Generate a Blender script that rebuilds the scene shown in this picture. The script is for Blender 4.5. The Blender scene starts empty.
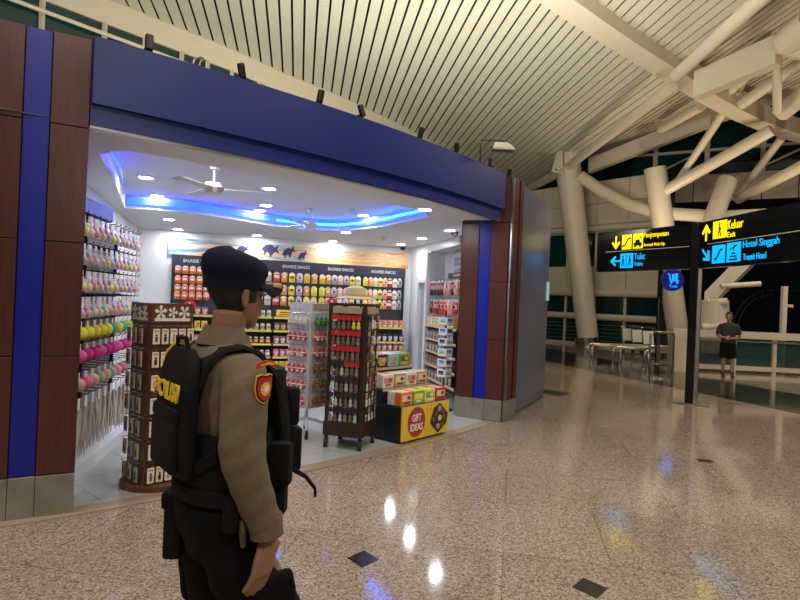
import bpy, bmesh, math, random
from mathutils import Vector, Matrix
random.seed(11)
pi = math.pi
SC = bpy.context.scene
COL = SC.collection
V = Vector

# ------------------------------------------------------------------ materials
MATS = {}
def mat(name, col, rough=.5, metal=0., nz=.10, scale=18., emit=0., ecol=None, spec=.5, alpha=1., trans=0., stretch=None, coat=0., bump=0.):
    if name in MATS: return MATS[name]
    m = bpy.data.materials.new(name); m.use_nodes = True
    nt = m.node_tree; b = nt.nodes['Principled BSDF']
    b.inputs['Roughness'].default_value = rough
    b.inputs['Metallic'].default_value = metal
    b.inputs['Specular IOR Level'].default_value = spec
    b.inputs['Coat Weight'].default_value = coat
    tc = nt.nodes.new('ShaderNodeTexCoord'); mp = nt.nodes.new('ShaderNodeMapping')
    if stretch: mp.inputs['Scale'].default_value = stretch
    no = nt.nodes.new('ShaderNodeTexNoise'); no.inputs['Scale'].default_value = scale; no.inputs['Detail'].default_value = 4
    mx = nt.nodes.new('ShaderNodeMix'); mx.data_type = 'RGBA'
    lo = [max(0, c*(1-nz)) for c in col]; hi = [min(1, c*(1+nz)) for c in col]
    mx.inputs[6].default_value = (*lo, 1); mx.inputs[7].default_value = (*hi, 1)
    L = nt.links.new
    L(tc.outputs['Object'], mp.inputs['Vector']); L(mp.outputs[0], no.inputs['Vector'])
    L(no.outputs['Fac'], mx.inputs[0]); L(mx.outputs[2], b.inputs['Base Color'])
    if bump:
        bp = nt.nodes.new('ShaderNodeBump'); bp.inputs['Strength'].default_value = bump; bp.inputs['Distance'].default_value = .01
        L(no.outputs['Fac'], bp.inputs['Height']); L(bp.outputs[0], b.inputs['Normal'])
    if emit:
        b.inputs['Emission Color'].default_value = (*(ecol or col), 1); b.inputs['Emission Strength'].default_value = emit
    if alpha < 1: b.inputs['Alpha'].default_value = alpha
    if trans: b.inputs['Transmission Weight'].default_value = trans
    MATS[name] = m
    return m

def floor_mat():
    m = bpy.data.materials.new('granite_floor'); m.use_nodes = True
    nt = m.node_tree; b = nt.nodes['Principled BSDF']; L = nt.links.new; N = nt.nodes.new
    tc = N('ShaderNodeTexCoord')
    mp = N('ShaderNodeMapping'); mp.inputs['Rotation'].default_value = (0, 0, math.radians(10.9))
    L(tc.outputs['Object'], mp.inputs['Vector'])
    vo = N('ShaderNodeTexVoronoi'); vo.inputs['Scale'].default_value = 95
    L(tc.outputs['Object'], vo.inputs['Vector'])
    ramp = N('ShaderNodeValToRGB'); ramp.color_ramp.interpolation = 'CONSTANT'
    e = ramp.color_ramp.elements
    e[0].position = 0; e[0].color = (.15, .11, .085, 1)
    e[1].position = .16; e[1].color = (.265, .205, .16, 1)
    for p, c in ((.42, (.325, .26, .205, 1)), (.66, (.385, .315, .255, 1)), (.86, (.46, .39, .33, 1))):
        x = e.new(p); x.color = c
    sp = N('ShaderNodeSeparateColor'); L(vo.outputs['Color'], sp.inputs[0]); L(sp.outputs[0], ramp.inputs[0])
    # per-tile tint
    br = N('ShaderNodeTexBrick'); br.offset = .5; br.inputs['Scale'].default_value = 1
    br.inputs['Color1'].default_value = (.92, .90, .88, 1); br.inputs['Color2'].default_value = (1.06, 1.05, 1.04, 1)
    br.inputs['Mortar'].default_value = (.52, .5, .48, 1)
    br.inputs['Mortar Size'].default_value = .0035; br.inputs['Mortar Smooth'].default_value = 0
    br.inputs['Brick Width'].default_value = 1.38; br.inputs['Row Height'].default_value = 1.0
    L(mp.outputs[0], br.inputs['Vector'])
    mx = N('ShaderNodeMix'); mx.data_type = 'RGBA'; mx.blend_type = 'MULTIPLY'; mx.inputs[0].default_value = 1
    L(ramp.outputs[0], mx.inputs[6]); L(br.outputs['Color'], mx.inputs[7])
    big = N('ShaderNodeTexNoise'); big.inputs['Scale'].default_value = .6; L(tc.outputs['Object'], big.inputs['Vector'])
    r2 = N('ShaderNodeMapRange'); r2.inputs['To Min'].default_value = .05; r2.inputs['To Max'].default_value = .11
    L(big.outputs['Fac'], r2.inputs['Value']); L(r2.outputs[0], b.inputs['Roughness'])
    L(mx.outputs[2], b.inputs['Base Color'])
    b.inputs['Specular IOR Level'].default_value = .55
    MATS['floor'] = m
    return m

def mural_mat(name, seed=0.):
    m = bpy.data.materials.new(name); m.use_nodes = True
    nt = m.node_tree; b = nt.nodes['Principled BSDF']; L = nt.links.new; N = nt.nodes.new
    tc = N('ShaderNodeTexCoord'); mp = N('ShaderNodeMapping'); mp.inputs['Scale'].default_value = (.55, 1, 7); mp.inputs['Location'].default_value = (seed, 0, 0)
    L(tc.outputs['Object'], mp.inputs['Vector'])
    no = N('ShaderNodeTexNoise'); no.inputs['Scale'].default_value = 1.5; no.inputs['Detail'].default_value = 5; no.inputs['Distortion'].default_value = .6
    L(mp.outputs[0], no.inputs['Vector'])
    r = N('ShaderNodeValToRGB'); e = r.color_ramp.elements
    e[0].position = .28; e[0].color = (.10, .20, .38, 1)
    e[1].position = .78; e[1].color = (.85, .22, .06, 1)
    for p, c in ((.40, (.35, .42, .50, 1)), (.48, (.80, .70, .50, 1)), (.55, (.95, .48, .14, 1)), (.64, (.98, .66, .30, 1))):
        x = e.new(p); x.color = c
    sx = N('ShaderNodeSeparateXYZ'); L(tc.outputs['Object'], sx.inputs[0])
    ad = N('ShaderNodeMath'); ad.operation = 'MULTIPLY_ADD'; ad.inputs[1].default_value = .042; L(sx.outputs[0], ad.inputs[0]); L(no.outputs['Fac'], ad.inputs[2])
    sb = N('ShaderNodeMath'); sb.operation = 'SUBTRACT'; sb.inputs[1].default_value = .10; L(ad.outputs[0], sb.inputs[0])
    L(sb.outputs[0], r.inputs[0]); L(r.outputs[0], b.inputs['Base Color']); b.inputs['Roughness'].default_value = .5
    return m

M = dict(
    wood=mat('dark_wood', (.085, .026, .020), .32, nz=.45, scale=5, stretch=(9, 9, .7)),
    rackwood=mat('rack_wood', (.115, .045, .025), .4, nz=.35, scale=6, stretch=(7, 7, .8)),
    blue=mat('blue_panel', (.008, .016, .30), .35, nz=.05),
    fascia=mat('fascia_blue', (.008, .021, .17), .38, nz=.06),
    steel=mat('brushed_steel', (.50, .48, .44), .30, 1., nz=.15, scale=8, stretch=(1, 1, 20)),
    baseplate=mat('worn_steel_base', (.34, .32, .27), .42, .55, nz=.3, scale=7),
    cladding=mat('blue_grey_cladding', (.22, .24, .37), .28, .6, nz=.06),
    white=mat('white_paint', (.80, .81, .82), .6, nz=.02),
    shopceil=mat('shop_ceiling_white', (.80, .80, .83), .7, nz=.02),
    tile=None,
    cream=mat('cream_steel', (.66, .59, .47), .42, nz=.05, scale=3),
    slat=mat('ceiling_slat', (.62, .60, .50), .45, nz=.06, scale=2),
    gap=mat('dark_gap', (.006, .006, .006), .9),
    black=mat('black_powder', (.012, .012, .013), .45),
    blackgloss=mat('black_gloss', (.008, .008, .010), .18),
    teal=mat('dark_teal_glass', (.010, .040, .040), .06, nz=.4, scale=2, alpha=.93, spec=.6),
    glass=mat('railing_glass', (.03, .10, .095), .04, alpha=.62, nz=.1),
    bandfloor=mat('dark_granite', (.028, .022, .017), .10, nz=.5, scale=120),
    inlay=mat('black_granite', (.018, .018, .020), .14, nz=.5, scale=150),
    border=mat('threshold_granite', (.36, .27, .20), .14, nz=.4, scale=140),
    chrome=mat('chrome', (.62, .60, .56), .16, 1.),
    paper=mat('paper_white', (.78, .77, .73), .6),
    lamp=mat('lamp_glow', (1, 1, 1), .5, emit=190, ecol=(.93, .96, 1)),
    led=mat('blue_led', (.1, .2, 1), .5, emit=6, ecol=(.006, .035, 1.)),
    ledcore=mat('cyan_led', (.2, .6, 1), .5, emit=7, ecol=(.03, .45, 1.)),
    yellow=mat('sign_yellow_light', (1, .85, 0), .5, emit=1.0, ecol=(1, .78, .0)),
    cyan=mat('sign_cyan_light', (0, .5, 1), .5, emit=1.0, ecol=(.0, .42, 1.)),
    skin=mat('skin', (.30, .155, .095), .5, nz=.12, scale=30),
    skin2=mat('skin_tan', (.34, .19, .125), .5, nz=.1, scale=30),
    hair=mat('black_hair', (.010, .009, .010), .6, nz=.5, scale=90),
    shirt=mat('khaki_shirt', (.165, .125, .088), .85, spec=.2, nz=.16, scale=60, bump=.1),
    navy=mat('navy_cap', (.007, .009, .026), .85, spec=.2, nz=.2, scale=60),
    blackcloth=mat('black_cloth', (.006, .006, .007), .9, spec=.15, nz=.4, scale=40, bump=.15),
    blacknylon=mat('black_nylon', (.0075, .0075, .008), .8, spec=.2, nz=.35, scale=60, bump=.2),
    gold=mat('gold_thread', (.42, .27, .07), .5, .3),
    textyellow=mat('yellow_print', (.80, .52, .03), .6),
    red=mat('red_print', (.55, .025, .03), .45),
    darkred=mat('dark_red_print', (.22, .03, .03), .45),
    textwhite=mat('white_print', (.9, .9, .88), .5),
    straw=mat('straw', (.58, .46, .27), .8, nz=.3, scale=80, bump=.3),
    rubber=mat('rubber', (.015, .015, .015), .7),
    tee=mat('charcoal_tee', (.035, .033, .033), .85),
    gcol=mat('warm_white_wall', (.74, .74, .74), .6, nz=.02),
)
floor_mat()
def tile_mat():
    m = bpy.data.materials.new('shop_tile'); m.use_nodes = True
    nt = m.node_tree; b = nt.nodes['Principled BSDF']; N = nt.nodes.new
    tc = N('ShaderNodeTexCoord'); mp = N('ShaderNodeMapping'); mp.inputs['Rotation'].default_value = (0, 0, -.82); br = N('ShaderNodeTexBrick'); br.offset = 0
    br.inputs['Color1'].default_value = (.37, .38, .37, 1); br.inputs['Color2'].default_value = (.41, .42, .40, 1); br.inputs['Mortar'].default_value = (.24, .24, .23, 1)
    br.inputs['Scale'].default_value = 1; br.inputs['Mortar Size'].default_value = .004; br.inputs['Brick Width'].default_value = .6; br.inputs['Row Height'].default_value = .6
    nt.links.new(tc.outputs['Object'], mp.inputs['Vector']); nt.links.new(mp.outputs[0], br.inputs['Vector']); nt.links.new(br.outputs['Color'], b.inputs['Base Color'])
    b.inputs['Roughness'].default_value = .22; return m
M['tile'] = tile_mat()
def cm(name, r, g, b, rough=.4, **k): return mat(name, (r, g, b), rough, **k)

# ------------------------------------------------------------------ mesh builder
class MB:
    def __init__(s): s.bm = bmesh.new(); s.mi = 0
    def face(s, vs):
        try:
            f = s.bm.faces.new(vs); f.material_index = s.mi; return f
        except ValueError: return None
    def box(s, c, size, R=None, bev=0.):
        c = V(c); hx, hy, hz = [a/2 for a in size]
        vs = []
        for x, y, z in ((-hx,-hy,-hz),(hx,-hy,-hz),(hx,hy,-hz),(-hx,hy,-hz),(-hx,-hy,hz),(hx,-hy,hz),(hx,hy,hz),(-hx,hy,hz)):
            p = V((x, y, z)); p = (R @ p if R else p) + c; vs.append(s.bm.verts.new(p))
        fs = [s.face([vs[i] for i in q]) for q in ((0,3,2,1),(4,5,6,7),(0,1,5,4),(1,2,6,5),(2,3,7,6),(3,0,4,7))]
        if bev:
            es = list({e for f in fs for e in f.edges})
            r = bmesh.ops.bevel(s.bm, geom=es, offset=bev, segments=2, affect='EDGES', profile=.5)
            for f in r['faces']: f.material_index = s.mi
        return s
    def loft(s, rings, closed=True, cap=True):
        rv = [[s.bm.verts.new(V(p)) for p in r] for r in rings]
        n = len(rv[0])
        for a, b in zip(rv, rv[1:]):
            for i in range(n if closed else n-1):
                j = (i+1) % n; s.face([a[i], a[j], b[j], b[i]])
        if cap and closed:
            s.face(list(reversed(rv[0]))); s.face(rv[-1])
        return s
    def tube(s, pts, r, n=10, cap=True):
        pts = [V(p) for p in pts]; rr = r if isinstance(r, (list, tuple)) else [r]*len(pts)
        rings = []; up = None
        for i, p in enumerate(pts):
            t = (pts[min(i+1, len(pts)-1)] - pts[max(i-1, 0)]).normalized()
            if up is None: up = V((0, 0, 1)) if abs(t.z) < .9 else V((1, 0, 0))
            a = t.cross(up)
            if a.length < 1e-4: a = t.cross(V((0, 1, 0)))
            a.normalize(); b = a.cross(t).normalized(); up = b
            ra, rb = rr[i] if isinstance(rr[i], (list, tuple)) else (rr[i], rr[i])
            rings.append([p + a*(ra*math.cos(2*pi*k/n)) + b*(rb*math.sin(2*pi*k/n)) for k in range(n)])
        return s.loft(rings, cap=cap)
    def cyl(s, a, b, r, r2=None, n=14): return s.tube([a, b], [r, r if r2 is None else r2], n)
    def lathe(s, prof, c=(0, 0, 0), n=18):
        c = V(c)
        return s.loft([[c + V((r*math.cos(2*pi*k/n), r*math.sin(2*pi*k/n), z)) for k in range(n)] for r, z in prof])
    def sph(s, c, r, n=12, m=8, R=None):
        c = V(c); rx, ry, rz = r if isinstance(r, (list, tuple)) else (r, r, r)
        rings = []
        for i in range(m+1):
            ph = -pi/2 + pi*(.02 + .96*i/m)
            rings.append([c + (R @ q if R else q) for q in [V((rx*math.cos(ph)*math.cos(2*pi*k/n), ry*math.cos(ph)*math.sin(2*pi*k/n), rz*math.sin(ph))) for k in range(n)]])
        return s.loft(rings)
    def prism(s, poly, f, d):
        """poly in 2D, f maps (u, v, w) to a point, w from 0 to d"""
        a = [s.bm.verts.new(f(u, v, 0)) for u, v in poly]; b = [s.bm.verts.new(f(u, v, d)) for u, v in poly]
        n = len(poly)
        s.face(list(reversed(a))); s.face(b)
        for i in range(n): s.face([a[i], a[(i+1) % n], b[(i+1) % n], b[i]])
        return s
    def mesh(s, name, mats, smooth=False):
        bmesh.ops.recalc_face_normals(s.bm, faces=s.bm.faces[:])
        me = bpy.data.meshes.new(name); s.bm.to_mesh(me); s.bm.free()
        for m in (mats if isinstance(mats, (list, tuple)) else [mats]): me.materials.append(m)
        if smooth:
            for p in me.polygons: p.use_smooth = True
            if hasattr(me, 'set_sharp_from_angle'): me.set_sharp_from_angle(angle=math.radians(40))
        return me
    def build(s, name, mats, parent=None, loc=None, rz=0., smooth=False):
        return obj(name, s.mesh(name, mats, smooth), parent, loc, rz)

def obj(name, me, parent=None, loc=None, rz=0.):
    o = bpy.data.objects.new(name, me); COL.objects.link(o)
    if parent: o.parent = parent
    if loc is not None: o.location = loc
    if rz: o.rotation_euler = (0, 0, rz)
    return o
def empty(name, loc=(0, 0, 0), rz=0.):
    o = bpy.data.objects.new(name, None); COL.objects.link(o); o.location = loc; o.rotation_euler = (0, 0, rz); o.empty_display_size = .1
    return o
def tag(o, label=None, cat=None, group=None, kind=None):
    if label: o['label'] = label
    if cat: o['category'] = cat
    if group: o['group'] = group
    if kind: o['kind'] = kind
    return o
def S(o, label, cat): return tag(o, label, cat, None, 'structure')
def frame(o, x, n):
    """local x = reading direction, local z = outward normal"""
    x = V(x).normalized(); n = V(n).normalized(); y = n.cross(x).normalized(); x = y.cross(n)
    m = Matrix((x, y, n)).transposed().to_4x4(); m.translation = V(o); return m
DG = None
def text(name, body, m, parent, F, width=None, height=None, ext=.004, center=True, bold=0.):
    cu = bpy.data.curves.new('tmp', 'FONT'); cu.body = body; cu.extrude = ext; cu.size = 1; cu.offset = bold; cu.resolution_u = 3
    if center: cu.align_x = 'CENTER'
    cu.align_y = 'CENTER'
    to = bpy.data.objects.new('tmp', cu); COL.objects.link(to)
    bpy.context.view_layer.update()
    me = bpy.data.meshes.new_from_object(to.evaluated_get(bpy.context.evaluated_depsgraph_get()))
    bpy.data.objects.remove(to)
    xs = [v.co.x for v in me.vertices]; ys = [v.co.y for v in me.vertices]
    sx = sy = 1.
    if height: sy = sx = height/(max(ys)-min(ys))
    if width: sx = width/(max(xs)-min(xs)); sy = sy if height else sx
    cx = (max(xs)+min(xs))/2 if center else min(xs)
    cy = (max(ys)+min(ys))/2
    for v in me.vertices: v.co = F @ V(((v.co.x-cx)*sx, (v.co.y-cy)*sy, v.co.z))
    me.materials.clear(); me.materials.append(m)
    return obj(name, me, parent)
def slab(poly, z, th=.02):
    b = MB(); b.prism(poly, lambda u, v, w: V((u, v, z-w)), th); return b
ORD = ['first','second','third','fourth','fifth','sixth','seventh','eighth','ninth','tenth','eleventh','twelfth','thirteenth','fourteenth']
ROWS = ['top','second','third','fourth','fifth','sixth','seventh','eighth']
def rowname(k, n): return 'bottom' if k == n-1 else ROWS[k]
def H2(x, y): return V((x, y, 0))

# ------------------------------------------------------------------ camera
EYE = 1.65; ROLL = .042; FPX = 590.
cd = bpy.data.cameras.new('camera'); cam = bpy.data.objects.new('camera', cd); COL.objects.link(cam)
cd.sensor_width = 36; cd.lens = 36*FPX/800; cd.clip_end = 200; cd.clip_start = .05
c_, s_ = math.cos(ROLL), math.sin(ROLL)
cam.matrix_world = Matrix(((c_, -s_, 0, 0), (0, 0, -1, 0), (s_, c_, 0, EYE), (0, 0, 0, 1)))
SC.camera = cam
def P(u, v, Y):
    """world point that the photograph shows at pixel (u, v), Y metres ahead"""
    a, b = (u-400)/FPX, (300-v)/FPX
    return V(((a*c_-b*s_)*Y, Y, EYE+(a*s_+b*c_)*Y))

# ------------------------------------------------------------------ the setting: floor
CX, CY, RAD = -12.75, 17.58, 16.98
def arc(deg, r=RAD, z=0.):
    a = math.radians(deg); return V((CX+r*math.cos(a), CY+r*math.sin(a), z))
S(slab([(-16, -6), (24, -6), (24, 40), (-16, 40)], 0, .1).build('floor', MATS['floor']), 'polished speckled tan granite terminal floor', 'floor')
b = slab([(3.3, 21.2), (4.35, 18.0), (5.6, 14.2), (6.87, 10.0), (7.6, 7.2), (9.6, 9.3), (8.53, 12.46), (7.77, 15.13), (6.7, 19.5), (5.7, 23.7), (4.4, 28)], .004, .004)
S(b.build('floor_band', M['bandfloor']), 'dark granite band curving across the tan floor', 'floor band')
def inlay(c, dx, dy, lab, rz=0):
    o = slab([(-dx, 0), (0, -dy), (dx, 0), (0, dy)], .003, .003).build('floor_inlay', M['inlay'], loc=(c[0], c[1], 0), rz=rz); S(o, lab, 'floor inlay')
inlay((-.165, 3.74), .10, .125, 'small black diamond set in the floor right of the uniformed officer')
inlay((1.19, 3.48), .105, .125, 'small black diamond set in the floor at the bottom of the photo')
inlay((3.0, 11.3), .34, .42, 'large dark floor tile near the curved blue-grey wall')
inlay((3.35, 14.3), .30, .48, 'dark floor tile farther along beyond the curved blue-grey wall')
o = MB().box((0, 0, .004), (.155, .11, .008), bev=.002).build('floor_socket_lid', M['inlay'], loc=(3.47, 6.575, 0), rz=-.2)
tag(o, 'small dark rectangular cover plate set in the tan floor', 'floor cover')
# shop floor and its border stone
pts = [arc(a, RAD-.15) for a in range(-54, -32, 2)]
shop = [(p.x, p.y) for p in pts] + [(1.3, 10.9), (.35, 13.6), (-5.3, 11.6), (-4.2, 6.5)]
S(slab(shop, .006, .005).build('floor_shop', M['tile']), 'light grey tiled floor inside the shop', 'floor')
out = [arc(a, RAD-.02) for a in range(-54, -32, 2)]; inn = [arc(a, RAD-.19) for a in range(-54, -32, 2)]
b = MB(); b.loft([[V((p.x, p.y, .0)), V((q.x, q.y, .0)), V((q.x, q.y, .009)), V((p.x, p.y, .009))] for p, q in zip(out, inn)])
S(b.build('floor_threshold', M['border']), 'pale granite border strip at the shop threshold', 'threshold')

# ------------------------------------------------------------------ shop shell
BL, BR = V((-5.152, 11.436, 0)), V((.222, 13.384, 0)); RF = V((1.02, 10.6, 0))
TB = (BR-BL).normalized(); NB = V((TB.y, -TB.x, 0))          # along the snack wall, towards the viewer
TR = (RF-BR).normalized()
ZC = 2.84
def wallbox(name, a, c, z0, z1, m, th=.12, side=1):
    a, c = V(a), V(c); t = (c-a).normalized(); n = V((t.y, -t.x, 0))*side
    b = MB(); b.prism([(0, z0), ((c-a).length, z0), ((c-a).length, z1), (0, z1)], lambda u, v, w: V((a.x, a.y, 0))+t*u+V((0, 0, v))-n*w, th)
    return b.build(name, m)
S(wallbox('wall_back', BL-TB*.2, BR+TB*.1, 0, 3.2, M['white']), 'white back wall of the shop behind the snack shelves', 'wall')
S(wallbox('wall_left', V((-2.95, 4.6, 0)), BL, 0, 3.2, M['white'], side=1), 'white left wall of the shop behind the hair accessories', 'wall')
# right wall with its door opening
TRl = (V((1.3, 9.3, 0))-BR).length
d0, d1 = .55, 1.15
b = MB()
nR = V((TR.y, -TR.x, 0))
fR = lambda u, v, w: BR+TR*u+V((0, 0, v))-nR*w
for poly in ([(0, 0), (d0, 0), (d0, 3.2), (0, 3.2)], [(d1, 0), (2.9, 0), (2.9, 3.2), (d1, 3.2)], [(d0, 2.1), (d1, 2.1), (d1, 3.2), (d0, 3.2)]): b.prism(poly, fR, .12)
S(b.build('wall_right', M['white']), 'white right wall of the shop with a narrow doorway', 'wall')
b = MB()
for poly in ([(d0, 0), (d0+.06, 0), (d0+.06, 2.1), (d0, 2.1)], [(d1-.06, 0), (d1, 0), (d1, 2.1), (d1-.06, 2.1)], [(d0, 2.04), (d1, 2.04), (d1, 2.1), (d0, 2.1)]): b.prism(poly, lambda u, v, w: fR(u, v, w-.02), .15)
dr = S(b.build('door_1', M['gcol']), 'white door frame in the right shop wall', 'door')
b = MB(); b.prism([(d0+.06, 0), (d1-.06, 0), (d1-.06, 2.04), (d0+.06, 2.04)], lambda u, v, w: fR(u, v, w+.06), .04); b.build('door_leaf', mat('dim_store_door', (.30, .33, .37), .5), dr)
# ceiling with the raised wavy tray
TRAY_FAR = [(-4.12, 8.72), (-3.65, 8.80), (-3.12, 9.06), (-2.54, 9.8), (-2.2, 10.25), (-1.84, 10.5), (-1.5, 10.6), (-1.13, 10.57), (-.75, 10.2), (-.29, 9.58), (0., 9.0), (.37, 8.34)]
TRAY = [(arc(a, RAD-.75).x, arc(a, RAD-.75).y) for a in (-37, -39, -41, -43, -45, -47, -49, -50.5)] + [(-2.75, 5.3), (-3.05, 6.12)] + TRAY_FAR
OUTER = [(arc(a, RAD-.12).x, arc(a, RAD-.12).y) for a in (-54, -52, -50, -48, -46, -44, -42, -40, -38, -36, -34, -33)] + [(1.65, 9.3), (.26, 13.5), (-5.3, 11.55), (-3.1, 4.6)]
def holed(outer, hole, z):
    bm = bmesh.new(); es = []
    for poly in (outer, hole):
        vs = [bm.verts.new((x, y, z)) for x, y in poly]
        es += [bm.edges.new((vs[i], vs[(i+1) % len(vs)])) for i in range(len(vs))]
    bmesh.ops.triangle_fill(bm, use_beauty=True, edges=es)
    b = MB(); b.bm.free(); b.bm = bm; return b
b = holed(OUTER, TRAY, ZC)
n = len(TRAY)
for i in range(n):
    p, q = TRAY[i], TRAY[(i+1) % n]
    vs = [b.bm.verts.new(V((*x, z))) for x, z in ((p, ZC), (q, ZC), (q, ZC+.2), (p, ZC+.2))]; b.face(vs)
vs = [b.bm.verts.new(V((*p, ZC+.2))) for p in TRAY]; b.face(vs)
S(b.build('ceiling_shop', M['shopceil']), 'white shop ceiling with a raised wavy tray', 'ceiling')
cen = V((-1.7, 8.0, 0))
def inset(p, d): p = V((*p, 0)); return p+(cen-p).normalized()*d
b = MB(); b.tube([inset(p, .035)+V((0, 0, ZC+.10)) for p in TRAY_FAR], [(.018, .055)]*len(TRAY_FAR), 8)
led = b.build('led_strip', M['led']); tag(led, 'glowing blue light strip along the far edge of the ceiling tray', 'light strip')
b = MB(); b.tube([inset(p, .06)+V((0, 0, ZC+.10)) for p in TRAY_FAR[4:]], [(.010, .016)]*len(TRAY_FAR[4:]), 8); b.build('diode_core', M['ledcore'], led)
b = MB(); b.tube([V((-2.67, 5.30, ZC+.05)), V((-2.96, 6.12, ZC+.05)), V((-3.3, 6.9, ZC+.05))], [(.010, .02)]*3, 8)
tag(b.build('led_strip', M['led']), 'short blue light strip at the left end of the ceiling tray', 'light strip')

# fascia: an upper blue band and a lower set-back band
def sweep(angs, prof): return [[arc(a, RAD+dr_, z) for dr_, z in prof] for a in angs]
A0, A1 = -51.85, -33.55
angs = [A0+(A1-A0)*i/40 for i in range(41)]
fa = MB().loft(sweep(angs, [(0, 2.97), (0, 3.45), (-.14, 3.45), (-.14, 2.97)])).build('wall_fascia', M['fascia'], smooth=True)
S(fa, 'deep blue curved band above the shop opening', 'fascia')
MB().loft(sweep(angs, [(-.05, 2.82), (-.05, 2.97), (-.14, 2.97), (-.14, 2.82)])).build('lower_band', M['fascia'], fa, smooth=True)
MB().loft(sweep(angs, [(-.055, 2.805), (-.055, 2.82), (-.12, 2.82), (-.12, 2.805)])).build('edge_trim', M['steel'], fa)
b = MB(); b.loft(sweep(angs[4:], [(-.9, 2.835), (-.9, 2.842), (-.93, 2.842), (-.93, 2.835)]))

# clad pillars
SEAM = [.30, 1.145, 1.965, 2.80, 3.45]
def clad(root, a, t, n, cols, ztop=None):
    """panels standing on the face that starts at a and runs along t; cols = (width, kind)"""
    u = 0
    for w, kind in cols:
        z = [.30] + SEAM[1:] if kind != 'blue' else [.30, 3.45]
        for z0, z1 in zip(z, z[1:]):
            th = {'wood': .03, 'blue': .012, 'steel': .035, 'gap': .004}[kind]
            b = MB(); R_ = Matrix((t, -n, V((0, 0, 1)))).transposed()
            b.box(a+t*(u+w/2)+n*(th/2)+V((0, 0, (z0+z1)/2)), (w-.006, th, z1-z0-.007), R_, bev=.002)
            b.build({'wood': 'wood_panel', 'blue': 'blue_panel', 'steel': 'corner_strip', 'gap': 'shadow_gap'}[kind], {'wood': M['wood'], 'blue': M['blue'], 'steel': M['steel'], 'gap': M['gap']}[kind], root)
        b = MB(); b.box(a+t*(u+w/2)+n*.018+V((0, 0, .15)), (w-.003, .036, .29), Matrix((t, -n, V((0, 0, 1)))).transposed(), bev=.003)
        b.build('base_plate', M['baseplate'], root)
        u += w
def core(poly, name, lab):
    o = slab(poly, 3.44, 3.44).build(name, M['gap']); return S(o, lab, 'column')
def unit2(a, c): return (c-a).normalized()
c = V((-2.325, 4.315, 0)); t = V((.867, .498, 0)).normalized(); a = c-t*1.04; n = V((t.y, -t.x, 0))
k = core([(a.x, a.y), (c.x, c.y), (-2.66, 4.60), (-3.5, 4.2)], 'column', 'wood-clad pillar with a blue stripe at the left end of the shop')
clad(k, a, t, n, [(.15, 'wood'), (.165, 'blue'), (.315, 'wood'), (.165, 'blue'), (.245, 'wood')])
q = V((-2.62, 4.62, 0)); t2 = unit2(c, q); clad(k, c+t2*.005-V((t2.y, -t2.x, 0))*.036, t2, V((t2.y, -t2.x, 0)), [(.40, 'wood')])
a, c = V((.88, 8.56, 0)), V((1.50, 8.30, 0)); t = unit2(a, c); n = V((t.y, -t.x, 0))
e = V((1.735, 8.63, 0)); t2 = unit2(c, e); n2 = V((t2.y, -t2.x, 0))
k = core([(a.x, a.y), (c.x, c.y), (e.x, e.y), (1.3, 9.3), (1.0, 9.1)], 'column', 'wood-clad pillar with a blue stripe at the right end of the shop')
clad(k, a, t, n, [(.245, 'wood'), (.175, 'blue'), (.245, 'wood')])
clad(k, c, t2, n2, [(.05, 'steel'), (.16, 'wood'), (.06, 'gap'), (.11, 'wood')])
q = V((1.0, 9.1, 0)); t3 = unit2(q, a); clad(k, q, t3, V((t3.y, -t3.x, 0)), [(.5, 'wood')])
# curved cladding to the right of the pillar
wc = None
an = [-31.7, -29.7, -27.9, -26.2, -24.6, -23.1]
for i, (x0, x1) in enumerate(zip(an, an[1:])):
    aa = [x0+.11+(x1-x0-.22)*j/6 for j in range(7)]
    o = MB().loft(sweep(aa, [(-.05-.02*i, .03), (-.05-.02*i, 3.45), (-.15-.02*i, 3.45), (-.15-.02*i, .03)])).build('wall_cladding' if i == 0 else 'cladding_panel', M['cladding'], wc, smooth=True)
    if i == 0: wc = S(o, 'curved blue-grey metal wall beside the right pillar', 'wall')
MB().loft(sweep([-31.7+8.6*j/20 for j in range(21)], [(-.2, 0), (-.2, 3.42), (-.3, 3.42), (-.3, 0)])).build('backing', M['gap'], wc)
MB().loft([[arc(-23.1, RAD-.15-d, z) for d, z in ((0, 0), (0, 3.43), (.8, 3.43), (.8, 0))], [arc(-22.9, RAD-.3-d, z) for d, z in ((0, 0), (0, 3.43), (.8, 3.43), (.8, 0))]]).build('end_panel', M['cladding'], wc)
b = MB(); b.box(arc(-23.9, RAD-.10, 1.92), (.012, .24, .34), Matrix.Rotation(math.radians(-23.9), 3, 'Z'), bev=.002)
tag(b.build('notice_board', mat('pale_notice', (.45, .75, .72), .4, emit=.25)), 'small pale notice fixed on the curved blue-grey wall', 'notice')
# shop roof slab seen from nowhere but closing the box
S(slab([(arc(a, RAD-.14).x, arc(a, RAD-.14).y) for a in range(-52, -22, 2)] + [(.5, 14.5), (-5.6, 12.2)], 3.42, .06).build('ceiling_roof', M['gap']), 'flat roof on top of the shop', 'roof')

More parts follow.
